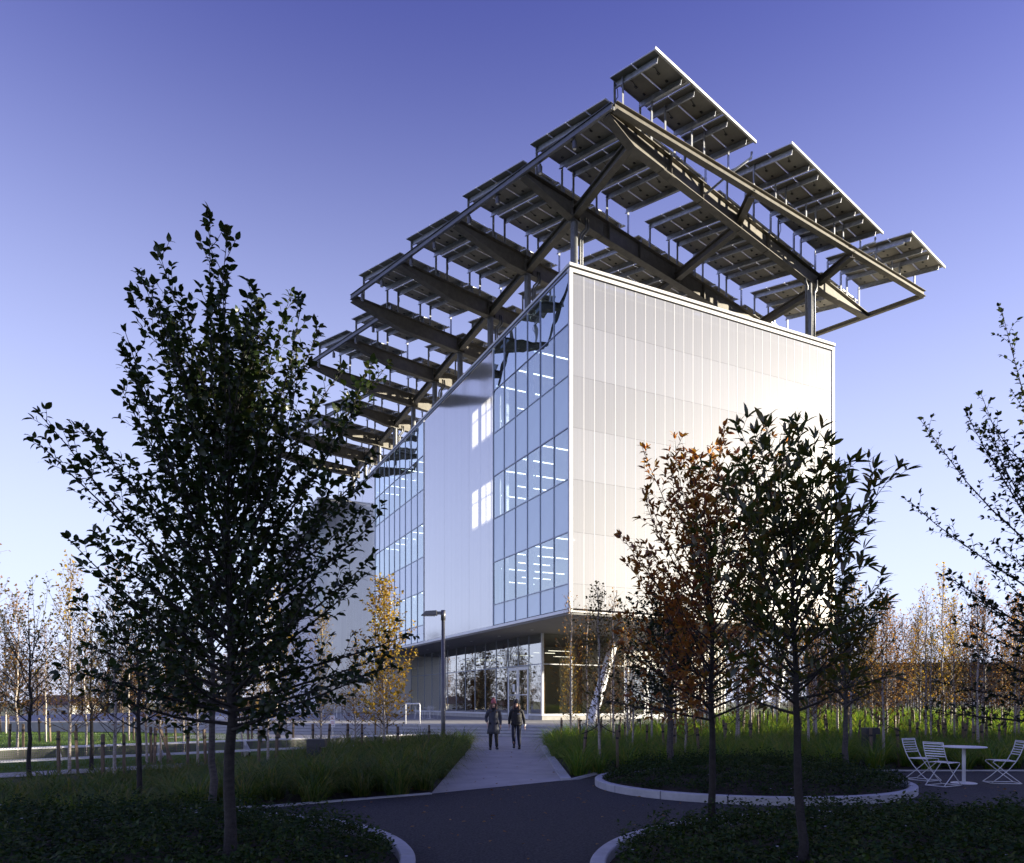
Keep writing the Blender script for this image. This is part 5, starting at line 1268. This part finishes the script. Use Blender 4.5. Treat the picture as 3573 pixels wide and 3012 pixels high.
for n, (x, y) in enumerate(FT):
    k = R.choices(range(5), [4, 2, 4, 2, 4])[0]; z = gz(x, y)
    u_ = CX + x / y * F; spots = [(60, 'at the far left edge'), (190, 'behind the dark car'), (352, 'behind the silver car'), (520, 'right of the silver car'), (740, 'behind the terrace wall'), (950, 'behind the big left tree'), (1150, 'by the stair tower'), (2950, 'beside the warehouse'), (3150, 'behind the warehouse roof'), (3330, 'above the cafe table'), (3540, 'at the right edge')]
    lb = uniq(FD[k] + ' ' + min((abs(u_ - q), w) for q, w in spots)[1] + (', beyond the road' if y > 106 else ', before the road' if x < 0 else ', beyond the fence')); gr = 'distant trees beyond the lawn' if x < 0 else 'distant trees beyond the grove'
    if k not in fu: fu.add(k); FV[k].location = (x, y, z); FV[k]['label'] = lb; FV[k]['group'] = gr
    else: dup(FV[k], (x, y, z), R.uniform(0, 6), lb, R.uniform(.75, 1.15), gr)
def car(loc, rz, label, mat):
    t = thing('parked_car', label, 'car', loc, rz)
    prof = [(-2.2, .32), (-2.25, .62), (-2.05, .86), (-1.25, .96), (-.55, 1.40), (.75, 1.44), (1.55, 1.05), (2.1, .92), (2.22, .6), (2.18, .32)]
    mb = MB(); n = len(prof); rows_ = []
    for y, s in ((-.86, .0), (-.80, 1.), (.80, 1.), (.86, .0)): rows_.append([(x * (1 if s else .985), y, z if (s or z < .95) else .93) for x, z in prof])
    vs = [p for r in rows_ for p in r]; fs = []
    for j in range(3):
        for i in range(n): fs.append((j * n + i, j * n + (i + 1) % n, (j + 1) * n + (i + 1) % n, (j + 1) * n + i))
    fs += [tuple(range(n - 1, -1, -1)), tuple(range(3 * n, 4 * n))]
    mb.add(vs, fs).build('body', mat, t, bevel=.04)
    for s in (-1, 1):
        MB().add([(-1.0, s * .835, .98), (-.5, s * .815, 1.33), (.08, s * .812, 1.36), (.08, s * .84, .98)], [(0, 1, 2, 3)]).build('window', 'car_glass', t)
        MB().add([(.16, s * .84, .98), (.16, s * .812, 1.36), (.72, s * .815, 1.36), (1.3, s * .835, 1.02)], [(0, 1, 2, 3)]).build('window', 'car_glass', t)
        for x in (-1.4, 1.4):
            w_ = MB().tube([(x, s * .88, .32), (x, s * .66, .32)], .32, 18).build('wheel', 'tyre', t); MB().tube([(x, s * .89, .32), (x, s * .86, .32)], .19, 12).build('rim', 'galvanised', w_)
        MB().box((2.16, s * .6, .68), (.1, .3, .14)).build('headlight', 'lamp_lens', t); MB().box((-2.2, s * .62, .74), (.08, .26, .14)).build('tail_light', 'sign_red', t)
    return t
for u, Y, lb, mt, a in ((190, 96, 'dark saloon car parked beyond the lawn, left of the other car', 'car_dark', 180), (352, 97, 'silver-grey car parked beyond the lawn right of the dark saloon', 'car_silver', 176), (738, 99, 'white car on the road beyond the low terrace wall', 'sign_white', 180)):
    car(((u - CX) / F * Y, Y, -2.37), rad(a), lb, mt)
def house(loc, rz, label, w, d, h, wall, roof, win):
    t = thing('house', label, 'house', loc, rz)
    MB().box2((-w / 2, -d / 2, 0), (w / 2, d / 2, h)).build('wall', wall, t)
    rf = h * .45; MB().add([(-w / 2 - .3, -d / 2 - .3, h), (w / 2 + .3, -d / 2 - .3, h), (w / 2 + .3, d / 2 + .3, h), (-w / 2 - .3, d / 2 + .3, h), (-w / 2 - .3, 0, h + rf), (w / 2 + .3, 0, h + rf)],
        [(0, 1, 5, 4), (2, 3, 4, 5), (0, 4, 3), (1, 2, 5), (0, 3, 2, 1)]).build('roof', roof, t)
    for k in range(win):
        x = -w / 2 + w * (k + .5) / win; f = MB().box2((x - .5, -d / 2 - .06, h * .42), (x + .5, -d / 2 + .02, h * .78)).build('window', 'white_frame', t)
        MB().box2((x - .42, -d / 2 - .07, h * .45), (x + .42, -d / 2 - .062, h * .75)).build('pane', 'car_glass', f)
    MB().box2((w * .3, -d / 2 - .05, 0), (w * .3 + .9, -d / 2 - .003, 2.0)).build('door', 'roof_brown', t)
house((-76, 124, -2.4), rad(-8), 'small white house with a brown roof far beyond the lawn', 9, 7, 3.6, 'house_white', 'roof_brown', 3)
house((-104, 131, -2.4), rad(6), 'long pale house at the far left beyond the road', 15, 8, 3.2, 'house_white', 'roof_brown', 5)
house((-50, 138, -2.4), rad(0), 'pale low house half hidden behind the distant trees', 13, 8, 3.4, 'house_white', 'roof_brown', 4)
for k, (x, y) in enumerate(((-70, 108), (-58, 109), (-44, 108))):
    t = thing('utility_pole', ['pale utility pole left of the small white house', 'thin utility pole right of the small white house', 'utility pole nearest the terrace wall'][k], 'pole', (x, y, -2.4))
    MB().tube([(0, 0, 0), (0, 0, 9)], [.14, .09], 8).build('pole', 'stake_wood', t); MB().box((0, 0, 8.3), (2.0, .1, .12)).build('crossarm', 'stake_wood', t)
t = thing('terrace_wall', 'low white wall left of the terrace beyond the lawn', 'wall', (-18.4, 46.5, 0), rad(-4))
for k in range(3): MB().box2((-3.6 + k * 2.4, -.15, -.1), (-3.6 + k * 2.4 + 2.385, .15, .78)).build('wall_panel', 'white_wall', t)
# pale slat fence, concrete wall and dark shed behind the grove
ang = rad(-4); fe = thing('slat_fence', 'pale upright slat fence running behind the grove at the right', 'fence', (24.2, 45, .5), ang)
fs_ = MB().box((0, 0, .85), (.075, .03, 1.75)).mesh('slat', 'house_white')
for k in range(84): put('slat', fs_, fe, (k * .155, 0, .02))
for z in (.3, 1.45): MB().box2((-.1, .02, z), (13.1, .06, z + .08)).build('rail', 'stake_wood', fe)
for k in range(6): MB().box((k * 2.6, .09, .85), (.10, .09, 1.8)).build('post', 'stake_wood', fe)
cw = thing('concrete_wall', 'low bare concrete wall right of the building behind the grove', 'wall', (16.9, 44.5, .4), rad(6))
for k in range(3): MB().box2((k * 2.4, -.12, -.2), (k * 2.4 + 2.38, .12, 1.45)).build('wall_panel', 'warehouse', cw)
sh = thing('warehouse', 'dark brown low building with a flat roof behind the grove', 'building', (66, 118, 0), rad(-6))
MB().box2((-16, -6, 0), (16, 6, 7.2)).build('wall', 'building_dark', sh); MB().box2((-16.3, -6.3, 7.2), (16.3, 6.3, 7.7)).build('roof', 'roof_brown', sh)
for k in range(9): w_ = MB().box2((-14.5 + k * 3.3, -6.06, 3.2), (-12.9 + k * 3.3, -5.98, 5.2)).build('window', 'white_frame', sh); MB().box2((-14.4 + k * 3.3, -6.075, 3.3), (-13.0 + k * 3.3, -6.062, 5.1)).build('pane', 'car_glass', w_)
# unseen block added out to the right so its long shadow lies over the garden
nb = thing('shade_block', 'unseen stepped block added off to the right to shade the garden', 'building', (44, 0, 0))
MB().box2((0, -60, 0), (18, 10.5, 16)).build('wall', 'building_dark', nb); MB().box2((0, 10.51, 0), (18, 21.5, 9.2)).build('wall', 'building_dark', nb); MB().box2((0, 21.51, 0), (14, 27.4, 6.4)).build('wall', 'building_dark', nb)
MB().box2((-.3, -60.3, 16.01), (18.3, 10.8, 16.5)).build('roof', 'roof_brown', nb)
for y in range(-56, 10, 5):
    for z in (2, 6, 10): f = MB().box2((-.06, y, z), (.02, y + 2, z + 2.2)).build('window', 'white_frame', nb); MB().box2((-.08, y + .1, z + .1), (-.062, y + 1.9, z + 2.1)).build('pane', 'car_glass', f)
